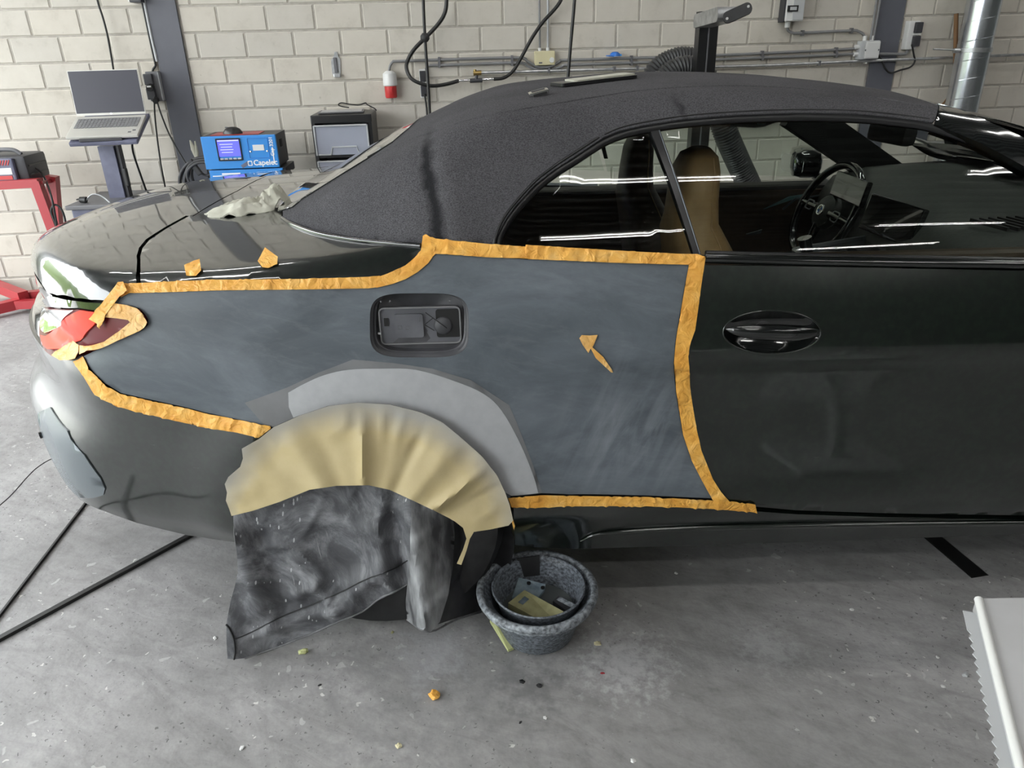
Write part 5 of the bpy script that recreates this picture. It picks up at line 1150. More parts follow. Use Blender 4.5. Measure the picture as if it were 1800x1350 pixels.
# ================================================================== ALONG THE BACK WALL
def wth(name, label, cat, px, w, group=None):
    """a thing anchored at a pixel's sight line on the plane w in front of the wall"""
    s, z = pw([px], w)[0]; t = thing(name, label, cat, tuple(W(s, z, w)), RW, group); t_anchor[t.name] = (s, z, w); return t
t_anchor = {}
def lc(t, px, w=None):
    s0, z0, w0 = t_anchor[t.name]; w = w0 if w is None else w; q = pw([px], w)[0]; return (q[0]-s0, -(w-w0), q[1]-z0)
def wtube(name, label, cat, pxs, ws, r, m, n=4, group=None, ns=8, parent=None, pname=None):
    """cable or pipe along pixels at distances ws from the wall"""
    ws = ws if hasattr(ws, '__len__') else [ws]*len(pxs)
    P = [W(*pw([p], w)[0], w) for p, w in zip(pxs, ws)]; P = crom(P, n) if n > 1 else P
    mb_ = MB(); mb_.tube([tuple(p) for p in P], r, ns); o = mb_.build(pname or name, m, parent, 80)
    if parent is None: tag(o, label, cat, group)
    return o
def clips(par, pxs, w, r):
    for px in pxs:
        q = W(*pw([px], w)[0], w); mb_ = MB(); mb_.box((0, 0, 0), (0.014, 0.028, 2.6*r), (0, 0, RW)); o = mb_.build('pipe_clip', 'mid_grey', par); o.location = tuple(q+WN*0.004)
g1 = 'wall conduits'
a = wtube('conduit_pipe', 'upper grey conduit from the red socket past the cream box', 'pipe', [(690, 108), (820, 103.5), (912, 101.5), (928, 108), (945, 117), (968, 117), (986, 107), (1000, 105.5), (1150, 101), (1300, 95.5), (1480, 87), (1510, 84)], 0.03, 0.0082, 'grey_pipe', 4, g1); clips(a, [(772, 105), (900, 102), (1110, 102.5), (1340, 94), (1470, 88)], 0.03, .012)
wtube('conduit_pipe', 'x', 'pipe', [(694, 107), (689, 110), (685, 118), (684, 128)], 0.03, 0.0075, 'grey_pipe', 4, None, 8, a, 'conduit_bend')
a = wtube('conduit_pipe', 'lower grey conduit running just below the first one', 'pipe', [(756, 115), (820, 113), (912, 110.5), (928, 116), (945, 123), (968, 123), (990, 116), (1004, 114), (1150, 109), (1300, 103), (1480, 96), (1508, 93)], 0.03, 0.0082, 'grey_pipe', 4, g1); clips(a, [(772, 114), (900, 111), (1110, 110.5), (1340, 101.5), (1470, 96.5)], 0.03, .012)
wtube('conduit_pipe', 'x', 'pipe', [(760, 115), (751, 117), (747, 124)], 0.03, 0.006, 'grey_pipe', 4, None, 8, a, 'conduit_bend')
a = wtube('air_pipe', 'galvanised air pipe crossing the wall behind the roof', 'pipe', [(842, 128), (1350, 115), (1525, 107), (1800, 96), (1990, 88)], 0.05, 0.009, 'galv', 1, g1); clips(a, [(965, 124), (1080, 121), (1120, 120), (1440, 111)], 0.05, .011)
# air valve with quick couplers
t = wth('air_valve', 'brass air valve with couplers on the end of the galvanised pipe', 'valve', (837, 140), 0.06)
m_ = MB(); m_.tube([lc(t, (805, 142)), lc(t, (826, 141))], .008, 10); m_.build('coupler', 'chrome', t, 50); m_ = MB(); m_.tube([lc(t, (848, 140)), lc(t, (868, 139))], .008, 10); m_.build('coupler', 'chrome', t, 50)
m_ = MB(); m_.tube([lc(t, (826, 142)), lc(t, (848, 141))], .013, 10); m_.tube([lc(t, (837, 141)), lc(t, (838, 132))], .010, 10); m_.build('valve_body', 'dark_grey', t, 50)
m_ = MB(); m_.tube([lc(t, (832, 129)), lc(t, (846, 128))], .014, 10); m_.tube([lc(t, (835, 130)), lc(t, (835, 122))], .009, 10); m_.build('tee', 'brass', t, 50)
wtube('air_hose', 'black air hose looping down from above to the brass valve', 'hose', [(784, -60), (785, 0), (781, 25), (768, 45), (747, 67), (727, 88), (716, 108), (715, 122), (723, 138), (740, 147), (760, 151), (785, 148), (806, 142)], [.10]*7+[.12, .14, .14, .12, .08, .06], 0.0115, 'cable', 4)
wtube('air_hose', 'black air hose rising from the valve to the upper right', 'hose', [(868, 139), (885, 137), (900, 127), (913, 107), (925, 85), (938, 62), (955, 38), (980, 10), (990, -12), (1000, -60)], 0.09, 0.0105, 'cable', 4)
t = wth('hanging_cable', 'black cable with a ball stop hanging in front of the wall', 'cable', (747, 66), 0.45)
m_ = MB(); m_.tube(crom([lc(t, p) for p in [(742, -60), (744, 0), (747, 66), (752, 140), (758, 240), (762, 300)]], 3), .0085, 8); m_.build('cable', 'cable', t, 80)
m_ = MB(); m_.lathe([(0, .026), (.014, .022), (.025, .008), (.025, -.008), (.014, -.022), (0, -.026)], n=16); m_.build('ball_stop', 'rubber', t, 60)
wtube('power_cable', 'black cord hanging down to the roof near the thin board', 'cable', [(1013, -60), (1010, 0), (1003, 80), (997, 152), (990, 230)], [.8]*5, 0.0085, 'cable', 3)
# red three-phase socket
t = wth('power_socket', 'white three-phase socket with a red cap', 'socket', (686, 148), 0.05)
m_ = MB(); m_.lathe([(0, .075), (.020, .075), (.028, .070), (.040, .060), (.043, -.005), (.038, -.010), (0, -.012)], n=24); m_.build('socket_body', 'white_plastic', t, 40)
m_ = MB(); m_.lathe([(.036, -.008), (.036, -.07), (.032, -.078), (0, -.078)], n=24); m_.box((0, -.034, -.035), (.024, .01, .03), None, .003); m_.build('red_cap', 'red_plastic', t, 40)
m_ = MB(); m_.box((0, .040, .02), (.05, .02, .06)); m_.build('wall_plate', 'light_grey', t)
# black double switch box
t = wth('switch_box', 'black double switch box on the wall behind the hanging cable', 'switch', (744, 147), 0.03)
m_ = MB(); m_.box((.004, .012, 0), (.05, .035, .165), None, .004); m_.build('back_box', 'white_plastic', t)
for dz in (.042, -.042): m_ = MB(); m_.box((0, -.012, dz), (.036, .022, .062), None, .004); m_.build('switch_cover', 'dark_grey', t)
wtube('mains_lead', 'thin pair of black leads dropping from the double switch box', 'cable', [(746, 165), (750, 190), (752, 230), (754, 280)], .06, .006, 'cable', 3)
# galvanised wall bracket
t = wth('wall_bracket', 'small galvanised bracket screwed to the wall', 'bracket', (590, 113), 0.012)
m_ = MB(); p0 = [lc(t, p) for p in ((588, 91), (593, 91), (594, 98), (598, 104), (599, 132), (586, 134), (584, 128), (582, 106), (587, 99))]; N_ = len(p0)
m_.add([tuple(np.array(p)+np.array([0, -.006, 0])) for p in p0]+[tuple(np.array(p)+np.array([0, .006, 0])) for p in p0], [tuple(range(N_)), tuple(range(2*N_-1, N_-1, -1))]+[(i, N_+i, N_+(i+1) % N_, (i+1) % N_) for i in range(N_)]); m_.build('plate', 'galv', t)
m_ = MB(); m_.box((.0, -.012, -.005), (.020, .014, .085), None, .003); m_.build('rib', 'mid_grey', t); m_ = MB(); m_.box((.004, -.016, -.062), (.04, .026, .02), None, .003); m_.build('foot', 'galv', t)
# cream thermostat box with two conduits above
t = wth('control_box', 'cream control box with a dial between the conduits', 'box', (957, 102), 0.02)
m_ = MB(); m_.box((0, 0, 0), (.125, .06, .08), None, .006); m_.build('case', 'cream', t); m_ = MB(); m_.lathe([(0, .012), (.014, .012), (.016, 0)], n=16, axis='y'); m_.v = [(p[0]+.042, -p[1]-.03, p[2]-.012) for p in m_.v]; m_.build('dial', 'white_plastic', t, 40)
m_ = MB(); m_.box((-.028, -.032, -.026), (.02, .004, .008)); m_.build('label_plate', 'mid_grey', t)
for px in ((949, 88), (963, 87)): q = lc(t, px, .03); m_ = MB(); m_.tube([(q[0], q[1], .036), (q[0], q[1], .058)], .012, 10); m_.build('gland', 'white_plastic', t, 50)
wtube('conduit_pipe', 'thin grey conduit rising from the left of the cream box', 'pipe', [(949, 84), (948, 0), (947, -60)], .03, .0062, 'grey_pipe', 1, 'conduits above the cream box'); wtube('conduit_pipe', 'thin pale conduit rising from the right of the cream box', 'pipe', [(963, 83), (963, 0), (963, -60)], .03, .0062, 'light_grey', 1, 'conduits above the cream box')
# blue cap
t = wth('plastic_cover', 'small blue plastic cover lying on top of the conduits', 'cover', (1081, 97), 0.06); m_ = MB()
m_.lathe([(0, .020), (.018, .018), (.030, .008), (.033, -.006)], n=18); m_.box((-.032, -.01, -.004), (.04, .04, .006), (0, .12, .2), .002); m_.build('crown', 'blue_plastic', t, 50); m_ = MB(); m_.box((.03, -.01, 0), (.02, .012, .012), None, .003); m_.build('strap', 'blue_steel', t)
# ---- exhaust extraction post, arm and ribbed hose
WP = 0.85
t = wth('extractor_post', 'black steel post with grey arm, holding the exhaust hose', 'post', (1245, 80), WP)
s0, z0, w0 = t_anchor[t.name]; qa, qb = lc(t, (1233, 20)), lc(t, (1263, 20)); w_ = qb[0]-qa[0]; topz = qa[2]
m_ = MB(); m_.box(((qa[0]+qb[0])/2, 0, (topz-z0)/2), (w_, .012, topz+z0)); m_.box((qa[0], .03, (topz-z0)/2), (.01, .07, topz+z0)); m_.box((qb[0], .03, (topz-z0)/2), (.01, .07, topz+z0)); m_.build('post', 'black_trim', t)
m_ = MB(); m_.box(((qa[0]+qb[0])/2, -.009, (topz-z0)/2), (.006, .008, topz+z0)); m_.build('rail_lip', 'mid_grey', t); m_ = MB(); m_.box((0, 0, -z0+.01), (.4, .4, .02)); m_.build('foot_plate', 'black_trim', t)
p0, p1 = Vector(lc(t, (1250, 37), WP+.05)), Vector(lc(t, (1296, 24), WP+.45))
d = (p1-p0); m_ = MB(); R3 = frame(p0, d, (0, 0, 1)); L_ = d.length
m_.prism(rrect(L_, .062, .02, 4, L_/2, .0), .09, frame(p0+Vector((0, .0, 0)), d, (0, 0, 1))); m_.build('arm', 'galv', t, 40)
m_ = MB(); fm = frame(p1, (1, -.25, .42), (0, .2, 1)); m_.prism(rrect(.13, .05, .022, 5), .02, fm); m_.build('arm_end', 'rubber', t, 40)
for qx in (-.05, .05): m_ = MB(); c_ = fm @ Vector((qx, qx*.1, .021)); m_.tube([c_, c_+Vector((0, -.004, 0))], .006, 8); m_.build('bolt', 'white_plastic', t)
for px in ((1240, 22), (1252, 24)): q = lc(t, px); m_ = MB(); m_.box((q[0], -.012, q[2]), (.010, .008, .010), None, .002); m_.build('bolt', 'white_plastic', t)
def ribbed(pxs, ws, R, label, name='exhaust_hose'):
    P = [W(*pw([p], w)[0], w) for p, w in zip(pxs, ws)]; P = np.array(crom(P, 40)); sl = np.concatenate([[0], np.cumsum(np.linalg.norm(np.diff(P, axis=0), axis=1))]); step = .0075; n = int(sl[-1]/step); u = np.linspace(0, sl[-1], n)
    Q = np.stack([np.interp(u, sl, P[:, i]) for i in range(3)], 1); r_ = [R*(1+.07*(1 if k % 2 else -1)) for k in range(n)]
    mb_ = MB(); mb_.tube([tuple(q) for q in Q], r_, 18); return tag(mb_.build(name, 'hose_grey', None, 60), label, 'hose', 'black ribbed exhaust hose')
ribbed([(1122, 215), (1135, 165), (1150, 128), (1172, 110), (1200, 102), (1228, 108), (1243, 120)], [.50]*7, .058, 'rear loop of black ribbed exhaust hose hung on the post')
ribbed([(1138, 240), (1150, 190), (1160, 155), (1178, 132), (1203, 121), (1232, 128), (1246, 150), (1260, 190), (1278, 240), (1300, 290), (1325, 345), (1350, 420)], [.66]*9+[.63, .60, .60], .066, 'front loop of black ribbed exhaust hose, seen again through the car windows')
# ---- white meter box, junction box, socket
t = wth('meter_box', 'white wall box with small black display at the top edge', 'box', (1389, 5), 0.05)
q0, q1 = lc(t, (1375, 38)), lc(t, (1405, 36)); wd = q1[0]-q0[0]; m_ = MB(); m_.box(((q0[0]+q1[0])/2, 0, q0[2]+.15), (wd, .10, .30), None, .004); m_.build('case', 'white_plastic', t)
m_ = MB(); m_.box((q0[0]+wd*.66, -.052, q0[2]+.15), (wd*.62, .006, .29), None, .002); m_.build('front_cover', 'light_grey', t); q = lc(t, (1393, 15), .1); m_ = MB(); m_.box((q[0], -.056, q[2]), (wd*.62, .006, .034)); m_.build('display_frame', 'gap', t); m_ = MB(); m_.box((q[0]+.002, -.060, q[2]), (.040, .004, .018)); m_.build('display', 'light_grey', t)
m_ = MB(); m_.box((q0[0]-.004, .02, q0[2]+.145), (.014, .10, .30)); m_.build('back_plate', 'dark_grey', t); m_ = MB(); qg = lc(t, (1384, 46), .05); m_.tube([(qg[0], 0, q0[2]+.004), (qg[0], 0, q0[2]-.034)], .016, 10); m_.build('gland', 'white_plastic', t, 50)
a = wtube('conduit_pipe', 'grey conduit from the meter box to the junction box', 'pipe', [(1384, 48), (1386, 54), (1394, 58), (1405, 58), (1495, 54), (1508, 55), (1517, 60), (1520, 66)], .035, .0085, 'grey_pipe', 4, g1); clips(a, [(1411, 58), (1497, 54)], .035, .012)
t = wth('junction_box', 'white square junction box with cable glands beside the right column', 'box', (1525, 88), 0.04)
m_ = MB(); m_.box((0, 0, 0), (.125, .06, .11), None, .008); m_.build('case', 'light_grey', t); m_ = MB(); m_.box((.012, -.034, 0), (.095, .012, .10), None, .008); m_.build('lid', 'white_plastic', t)
for dx, dz, ax_ in ((-.03, .068, 0), (.015, .068, 0), (-.072, .02, 1), (-.072, -.022, 1), (.0, -.064, 0)):
    m_ = MB(); d = Vector((1, 0, 0)) if ax_ else Vector((0, 0, 1)); c_ = Vector((dx, 0, dz)); m_.tube([c_-d*.014, c_+d*.014], .013, 10); m_.build('gland', 'white_plastic', t, 50)
for dx in (-.036, .05): m_ = MB(); m_.box((dx, -.041, -.0), (.006, .004, .010)); m_.build('screw', 'mid_grey', t)
gv = 'conduits above the junction box'
for k, (x0, x1, lb_) in enumerate(((1531, 1541, 'left of the pair of vertical conduits above the junction box'), (1536, 1547, 'right of the pair of vertical conduits above the junction box'))):
    wtube('conduit_pipe', lb_, 'pipe', [(x0-1, 70), (x0+2, 52), (x1, 0), (x1+5, -60)], .045, .0075, 'grey_pipe', 2, gv)
wtube('conduit_pipe', 'short grey conduit from junction box to the white socket', 'pipe', [(1540, 95), (1560, 95), (1588, 95), (1594, 92), (1597, 84)], .04, .009, 'grey_pipe', 3, g1)
t = wth('wall_socket', 'white double wall socket with black flaps right of the column', 'socket', (1602, 62), 0.03)
m_ = MB(); m_.box((-.006, .0, 0), (.072, .055, .165), None, .006); m_.build('case', 'white_plastic', t)
for dz in (.043, -.035): m_ = MB(); m_.box((.016, -.035, dz), (.046, .03, .062), None, .006); m_.build('flap', 'dark_grey', t)
m_ = MB(); m_.box((.012, -.032, .006), (.05, .02, .008)); m_.build('hinge', 'white_plastic', t)
wtube('power_cable', 'black cord looping from the white socket back to the junction box', 'cable', [(1603, 78), (1606, 95), (1608, 108), (1600, 118), (1583, 123), (1566, 128), (1556, 120), (1548, 103), (1541, 93)], [.07, .06, .05, .05, .05, .05, .05, .05, .05], .0058, 'cable', 4)
t = wth('broom_stick', 'brown wooden stick leaning against the wall beside the duct', 'stick', (1680, 100), 0.10)
m_ = MB(); m_.tube([lc(t, (1681, 24), .078), lc(t, (1679, 115), .085), lc(t, (1677, 190), .09), lc(t, (1670, 330), .10)], .013, 10); m_.build('stick', 'wood', t, 60)
# ---- spiral duct
WDU = 0.22; q = pw([(1731, 0)], WDU)[0]; t = thing('air_duct', 'shiny galvanised spiral duct standing by the right wall end', 'duct', tuple(W(q[0], 0, WDU)), RW)
qa, qb = pw([(1704, 10), (1757, 10)], WDU); Rd = (qb[0]-qa[0])/2
m_ = MB(); m_.lathe([(Rd, 0.02), (Rd, 3.9)], n=40); m_.build('pipe', 'duct', t, 60)
sp_pts = [(Rd*1.004*cos(2*pi*k/24), Rd*1.004*sin(2*pi*k/24), .02+.11*k/24) for k in range(24*34)]
m_ = MB(); m_.tube(sp_pts, .0022, 4); m_.build('spiral_seam', 'duct', t, 60)
zc = pw([(1712, 88)], WDU)[0][1]; m_ = MB(); m_.lathe([(Rd*1.0, -.013), (Rd*1.05, -.012), (Rd*1.05, .012), (Rd*1.0, .013)], (0, 0, zc), 40); m_.build('clamp', 'galv', t, 40)
m_ = MB(); m_.tube([(-Rd, -.02, zc), (-Rd-.17, .0, zc+.012)], .005, 8); m_.tube([(-Rd-.01, -.02, zc), (-Rd-.045, -.015, zc)], .014, 8); m_.build('clamp_screw', 'galv', t, 50)
t = wth('hook', 'small dark hook on the wall above the windscreen frame', 'hook', (1663, 180), 0.12); m_ = MB(); m_.tube(crom([(-.01, .11, -.05), (-.008, .02, -.01), (0, 0, .02), (.016, -.004, .015), (.018, 0, -.03)], 4), .006, 8); m_.build('hook', 'wood', t, 60)

# ---- left end: cables and sockets
wtube('power_cable', 'black cable hanging from above to behind the laptop', 'cable', [(160, -60), (171, 0), (180, 28), (188, 58), (194, 90), (199, 120), (203, 150), (208, 200)], [.06]*8, .0058, 'cable', 3)
t = wth('wall_box', 'dark grey box cut off by the top edge beside the left column', 'box', (241, -2), 0.05); m_ = MB(); m_.box((0, 0, .03), (.065, .08, .10), None, .005); m_.build('case', 'dark_grey', t); m_ = MB(); m_.box((-.036, 0, .03), (.008, .07, .09)); m_.build('side_plate', 'white_plastic', t)
wtube('conduit_pipe', 'pale conduit running down along the left column', 'pipe', [(240, -60), (253, 0), (265, 60), (276, 108)], .025, .008, 'light_grey', 1, 'conduits by the left column'); wtube('conduit_pipe', 'dark cable clipped beside the pale conduit on the left column', 'cable', [(236, -60), (249, 0), (262, 62), (272, 108), (273, 116), (269, 122), (268, 130)], .02, .0065, 'cable', 3)
t = wth('wall_socket', 'grey double wall socket with plugs beside the left column', 'socket', (270, 152), 0.03)
m_ = MB(); m_.box((.012, .0, 0), (.075, .055, .165), None, .006); m_.build('case', 'mid_grey', t); m_ = MB(); m_.box((.040, -.002, 0), (.02, .05, .16), None, .004); m_.build('case_side', 'light_grey', t)
for dz in (.04, -.04): m_ = MB(); m_.box((-.008, -.036, dz), (.05, .025, .062), None, .005); m_.build('flap', 'dark_grey', t)
m_ = MB(); m_.tube([(.0, -.04, .0), (.0, -.075, -.005)], .02, 10); m_.build('plug', 'cable', t, 50); m_ = MB(); m_.tube([(.016, -.04, -.07), (.016, -.07, -.08)], .016, 10); m_.build('plug', 'cable', t, 50); m_ = MB(); m_.tube([(-.012, -.07, .004), (.012, -.07, .004)], .008, 8); m_.build('plug_pin', 'white_plastic', t)
wtube('power_cable', 'left black cord hanging from the grey socket to the floor', 'cable', [(271, 170), (272, 200), (276, 240), (283, 290), (293, 345), (300, 400)], [.08, .08, .09, .1, .1, .1], .005, 'cable', 3); wtube('power_cable', 'right black cord slanting from the grey socket to the blue machine', 'cable', [(276, 178), (283, 200), (297, 235), (315, 268), (335, 300)], [.08, .09, .1, .15, .2], .005, 'cable', 3)
wtube('power_cable', 'black cord running down behind the laptop stand', 'cable', [(232, 245), (234, 268), (248, 310), (260, 345), (268, 380)], [.3, .3, .28, .26, .25], .006, 'cable', 3)

# ---- laptop on its trolley
WL = 0.62
st = wth('laptop_trolley', 'slate blue steel trolley with a tray, carrying the laptop', 'trolley', (185, 250), WL); s0, z0, w0 = t_anchor[st.name]
a, b = lc(st, (121, 255)), lc(st, (238, 248)); cxl = (a[0]+b[0])/2; trw = b[0]-a[0]
TZ = (a[2]+b[2])/2; tilt_y = (b[2]-a[2])/trw
m_ = MB(); m_.box((cxl, .15, TZ+.055), (trw, .34, .022), (radians(20), 0, 0.06), .006); m_.build('tray', 'slate', st); m_ = MB(); m_.box((cxl, -.006, TZ+.018), (trw*.62, .012, .016), (0, 0, .1), .003); m_.build('tray_lip', 'dark_grey', st)
p0, p1 = lc(st, (189, 258), WL-.16), lc(st, (213, 355), WL-.16); m_ = MB(); m_.box((p0[0], .16, (TZ-z0)/2-.0), (.085, .06, TZ+z0-.06)); m_.build('post', 'slate', st); m_ = MB(); m_.box((p0[0]+.052, .17, (TZ-z0)/2), (.02, .05, TZ+z0-.06)); m_.build('post_rail', 'dark_grey', st); qk = lc(st, (215, 313), WL-.12); m_ = MB(); m_.box((p0[0]+.068, .15, qk[2]), (.02, .03, .10), None, .006); m_.build('height_lever', 'cable', st)
qb = lc(st, (137, 365), WL); bz = qb[2]; m_ = MB(); m_.box((p0[0]+.10, .15, (bz-z0)/2+.04), (.56, .42, bz+z0-.08), None, .008); m_.build('cabinet', 'slate', st); m_ = MB(); m_.box((p0[0]+.10, .15, bz+.012), (.60, .46, .024), None, .006); m_.build('cabinet_top', 'mid_grey', st)
for dx in (-.2, .4):
    for dy in (-.03, .33): m_ = MB(); m_.tube([(dx+p0[0], dy, -z0+.03), (dx+p0[0]+.02, dy, -z0+.03)], .029, 12); m_.build('caster', 'rubber', st, 50)
for k_, nm in ((0, 'plug_body'),): 
    t = wth('power_plug', 'black mains plug lying on the trolley top, its grey lead curling', 'plug', (148, 354), WL); m_ = MB(); m_.tube([(-.02, 0, .01), (.012, .0, .006)], [.016, .02], 10); m_.tube([(-.036, -.006, .012), (-.02, -.006, .012)], .004, 6); m_.tube([(-.036, .008, .012), (-.02, .008, .012)], .004, 6); m_.build('plug', 'cable', t, 50); m_ = MB(); m_.tube(crom([(.012, 0, .006), (.05, 0, .035), (.09, 0, .03), (.13, -.01, .0), (.16, -.03, -.04), (.17, -.04, -.09)], 5), .004, 6); m_.build('lead', 'light_grey', t, 60)
lap = thing('laptop', 'open silver laptop with a dark screen on the trolley tray', 'laptop', tuple(W(s0+cxl+.008, z0+TZ+.018, WL)), 0, None, (radians(21), 0, RW+radians(4)))
LWd = 0.365
m_ = MB(); m_.box((0, .12, .012), (LWd, .24, .016), None, .004); LB = m_.build('base', 'laptop', lap)
for r_ in range(6):
    for c_ in range(18): pass
kb = MB()
for r_ in range(6):
    for c_ in range(18):
        y_ = .105+.0185*r_; kb.box((-.155+.0182*c_, y_, .0215), (.0155, .0155, .003))
kbo = kb.build('keyboard', 'laptop_key', lap); kbo['kind'] = 'stuff'
for dx in (.135, .155): m_ = MB(); m_.box((dx, .035 if dx < .14 else .055, .0205), (.016, .012, .001)); m_.build('sticker', 'mid_grey', lap)
hinge = Vector((0, .245, .022)); an = radians(26); up = Vector((0, sin(an), cos(an))); lidh = .232
fm = frame(hinge+Vector((-LWd/2, 0, 0)), (1, 0, 0), up)
m_ = MB(); m_.prism([(0, 0), (LWd, 0), (LWd, lidh), (0, lidh)], -.007, fm); m_.build('lid', 'laptop', lap)
m_ = MB(); m_.prism([(.004, .012), (LWd-.004, .012), (LWd-.004, lidh-.004), (.004, lidh-.004)], .0012, fm); m_.build('screen', 'screen_off', lap)
m_ = MB(); m_.prism([(LWd/2+.007*cos(2*pi*k/16), .007+.0055*sin(2*pi*k/16)) for k in range(16)], .0016, fm); lg = m_.build('maker_logo', 'clipwhite', lap)

# ---- battery charger on the red stand
WC = 0.55
rs_ = wth('engine_stand', 'red steel stand at the left edge, carrying the charger', 'stand', (60, 325), WC); s0, z0, w0 = t_anchor[rs_.name]
def bar(t, name, a, b, th, m, up=(0, 0, 1)):
    a, b = Vector(a), Vector(b); d = b-a; f4 = frame(a, d, up); mb_ = MB(); L_ = d.length; v = [f4 @ Vector((x, y, z)) for x in (0, L_) for y in (-th/2, th/2) for z in (-th/2, th/2)]
    mb_.add(v, [(0, 1, 3, 2), (4, 6, 7, 5), (0, 4, 5, 1), (2, 3, 7, 6), (0, 2, 6, 4), (1, 5, 7, 3)]); return mb_.build(name, m, t)
bar(rs_, 'top_rail', lc(rs_, (-80, 330)), lc(rs_, (70, 321)), .045, 'red_steel'); bar(rs_, 'top_rail', lc(rs_, (-80, 330), WC-.22), lc(rs_, (72, 312), WC-.22), .045, 'red_steel')
bar(rs_, 'leg', lc(rs_, (63, 318)), lc(rs_, (106, 436)), .05, 'red_steel', (0, 1, 0)); bar(rs_, 'leg', lc(rs_, (92, 309), WC-.2), lc(rs_, (103, 440), WC-.2), .055, 'red_steel', (0, 1, 0))
bar(rs_, 'cross_tie', lc(rs_, (72, 321)), lc(rs_, (90, 318), WC-.2), .018, 'red_steel')
zf = -z0+.04; bar(rs_, 'lower_leg', lc(rs_, (104, 430)), (lc(rs_, (104, 430))[0]+.05, -.03, zf+.03), .05, 'red_steel', (0, 1, 0))
# red legs on the floor seen behind the bumper
def flp(px, z=.05): q = oz(px, z); return ((q@WS)-s0, (q@WN)-(WD-w0), q[2]-z0)
bar(rs_, 'floor_leg', flp((-90, 470), .14), flp((42, 521), .10), .06, 'red_steel'); bar(rs_, 'floor_leg', flp((40, 520), .09), flp((110, 513), .09), .05, 'red_steel'); bar(rs_, 'floor_leg', flp((-80, 560), .05), flp((46, 530), .06), .06, 'red_steel'); bar(rs_, 'floor_leg', flp((30, 535), .06), flp((105, 532), .06), .05, 'red_steel')
for px in ((48, 532), (60, 541)): q = flp(px, .03); m_ = MB(); m_.tube([(q[0]-.012, q[1], q[2]), (q[0]+.012, q[1], q[2])], .03, 12); m_.build('caster', 'rubber', rs_, 50)
ch = wth('battery_charger', 'black battery charger with a red and white front label', 'charger', (20, 298), WC-.02); s1, z1, w1 = t_anchor[ch.name]
a, b = lc(ch, (-60, 325)), lc(ch, (22, 278)); m_ = MB(); m_.box(((a[0]+b[0])/2, .0, (a[2]+b[2])/2), (b[0]-a[0], .03, b[2]-a[2]), None, .01); m_.build('front', 'slate', ch)
m_ = MB(); m_.box(((a[0]+b[0])/2+.03, .13, (a[2]+b[2])/2+.005), (b[0]-a[0]+.05, .24, b[2]-a[2]+.01), None, .02); m_.build('body', 'dark_grey', ch, 40)
for dz in (-.03, .02): m_ = MB(); m_.box((b[0]+.03, .13, (a[2]+b[2])/2+dz), (.06, .20, .012), None, .004); m_.build('body_rib', 'black_trim', ch)
m_ = MB(); c_ = ((a[0]+b[0])/2); m_.box((b[0]-.07, -.016, (a[2]+b[2])/2+.0), (.11, .004, .034)); m_.build('white_label', 'clipwhite', ch); m_ = MB(); m_.box((b[0]-.07, -.016, (a[2]+b[2])/2-.034), (.10, .004, .02)); m_.build('red_label', 'red_plastic', ch); m_ = MB()
for k in range(7): m_.box((b[0]-.105+.014*k, -.016, (a[2]+b[2])/2+.045), (.005, .004, .03), (0, .5, 0))
m_.build('striped_label', 'red_plastic', ch)
text_part('lettering', 'charge', .024, 'red_plastic', ch, (b[0]-.12, -.0185, (a[2]+b[2])/2-.006), (pi/2, 0, 0)) if False else None
m_ = MB(); m_.tube(crom([(b[0]-.16, .08, b[2]+.01), (b[0]-.12, .08, b[2]+.035), (b[0]-.03, .08, b[2]+.035), (b[0]+.01, .08, b[2]+.01)], 5), .012, 8); m_.build('handle', 'mid_grey', ch, 60)
P = [W(*pw([p], w)[0], w) for p, w in zip([(52, 293), (65, 297), (78, 312), (90, 345), (98, 385), (100, 410), (112, 405), (115, 390), (108, 368), (96, 360), (90, 372), (98, 395), (103, 425)], [WC-.12]*3+[WC+.03]*10)]; m_ = MB(); m_.tube([tuple(p) for p in crom(P, 5)], .0058, 8); tag(m_.build('power_cable', 'cable', None, 80), 'black charger lead looped round the red stand leg', 'cable')

# ---- blue exhaust gas tester on its pillar
WB = 0.62
tb = wth('gas_tester', 'bright blue workshop test machine with a small blue screen', 'machine', (430, 265), WB); s0, z0, w0 = t_anchor[tb.name]
a, b = lc(tb, (363, 296)), lc(tb, (484, 238)); bw, bh = b[0]-a[0], b[2]-a[2]+.012; cxb = (a[0]+b[0])/2; czb = (a[2]+b[2])/2; sl_ = .028
m_ = MB(); m_.box((cxb, 0, czb), (bw, .02, bh), None, .004); m_.build('front_panel', 'blue_steel', tb); m_ = MB(); m_.box((cxb, .14, czb), (bw-.004, .27, bh-.004)); m_.build('case', 'dark_grey', tb)
q = lc(tb, (403, 263), WB+.012); v, f = ringprism(rrect(.130, .118, .003, 2), rrect(.118, .104, .002, 2), .006, frame((q[0], -.011, q[2]), (1, 0, 0), (0, 0, 1)), -.001); mk('screen_frame', v, f, 'gap', tb)
m_ = MB(); m_.box((q[0], -.011, q[2]+.008), (.118, .004, .088)); scr = m_.build('screen', 'screen_blue', tb)
for k in range(4): m_ = MB(); m_.box((q[0]-.012, -.0138, q[2]+.028-.014*k), (.070-.01*(k % 2), .001, .0035)); m_.build('screen_line', 'screen_pale', tb)
m_ = MB(); m_.box((q[0], -.0138, q[2]+.047), (.112, .001, .006)); m_.build('screen_bar', 'screen_pale', tb)
for k in range(5): m_ = MB(); m_.box((q[0]-.047+.0235*k, -.013, q[2]-.049), (.018, .005, .010), None, .002); m_.build('key', 'light_grey', tb)
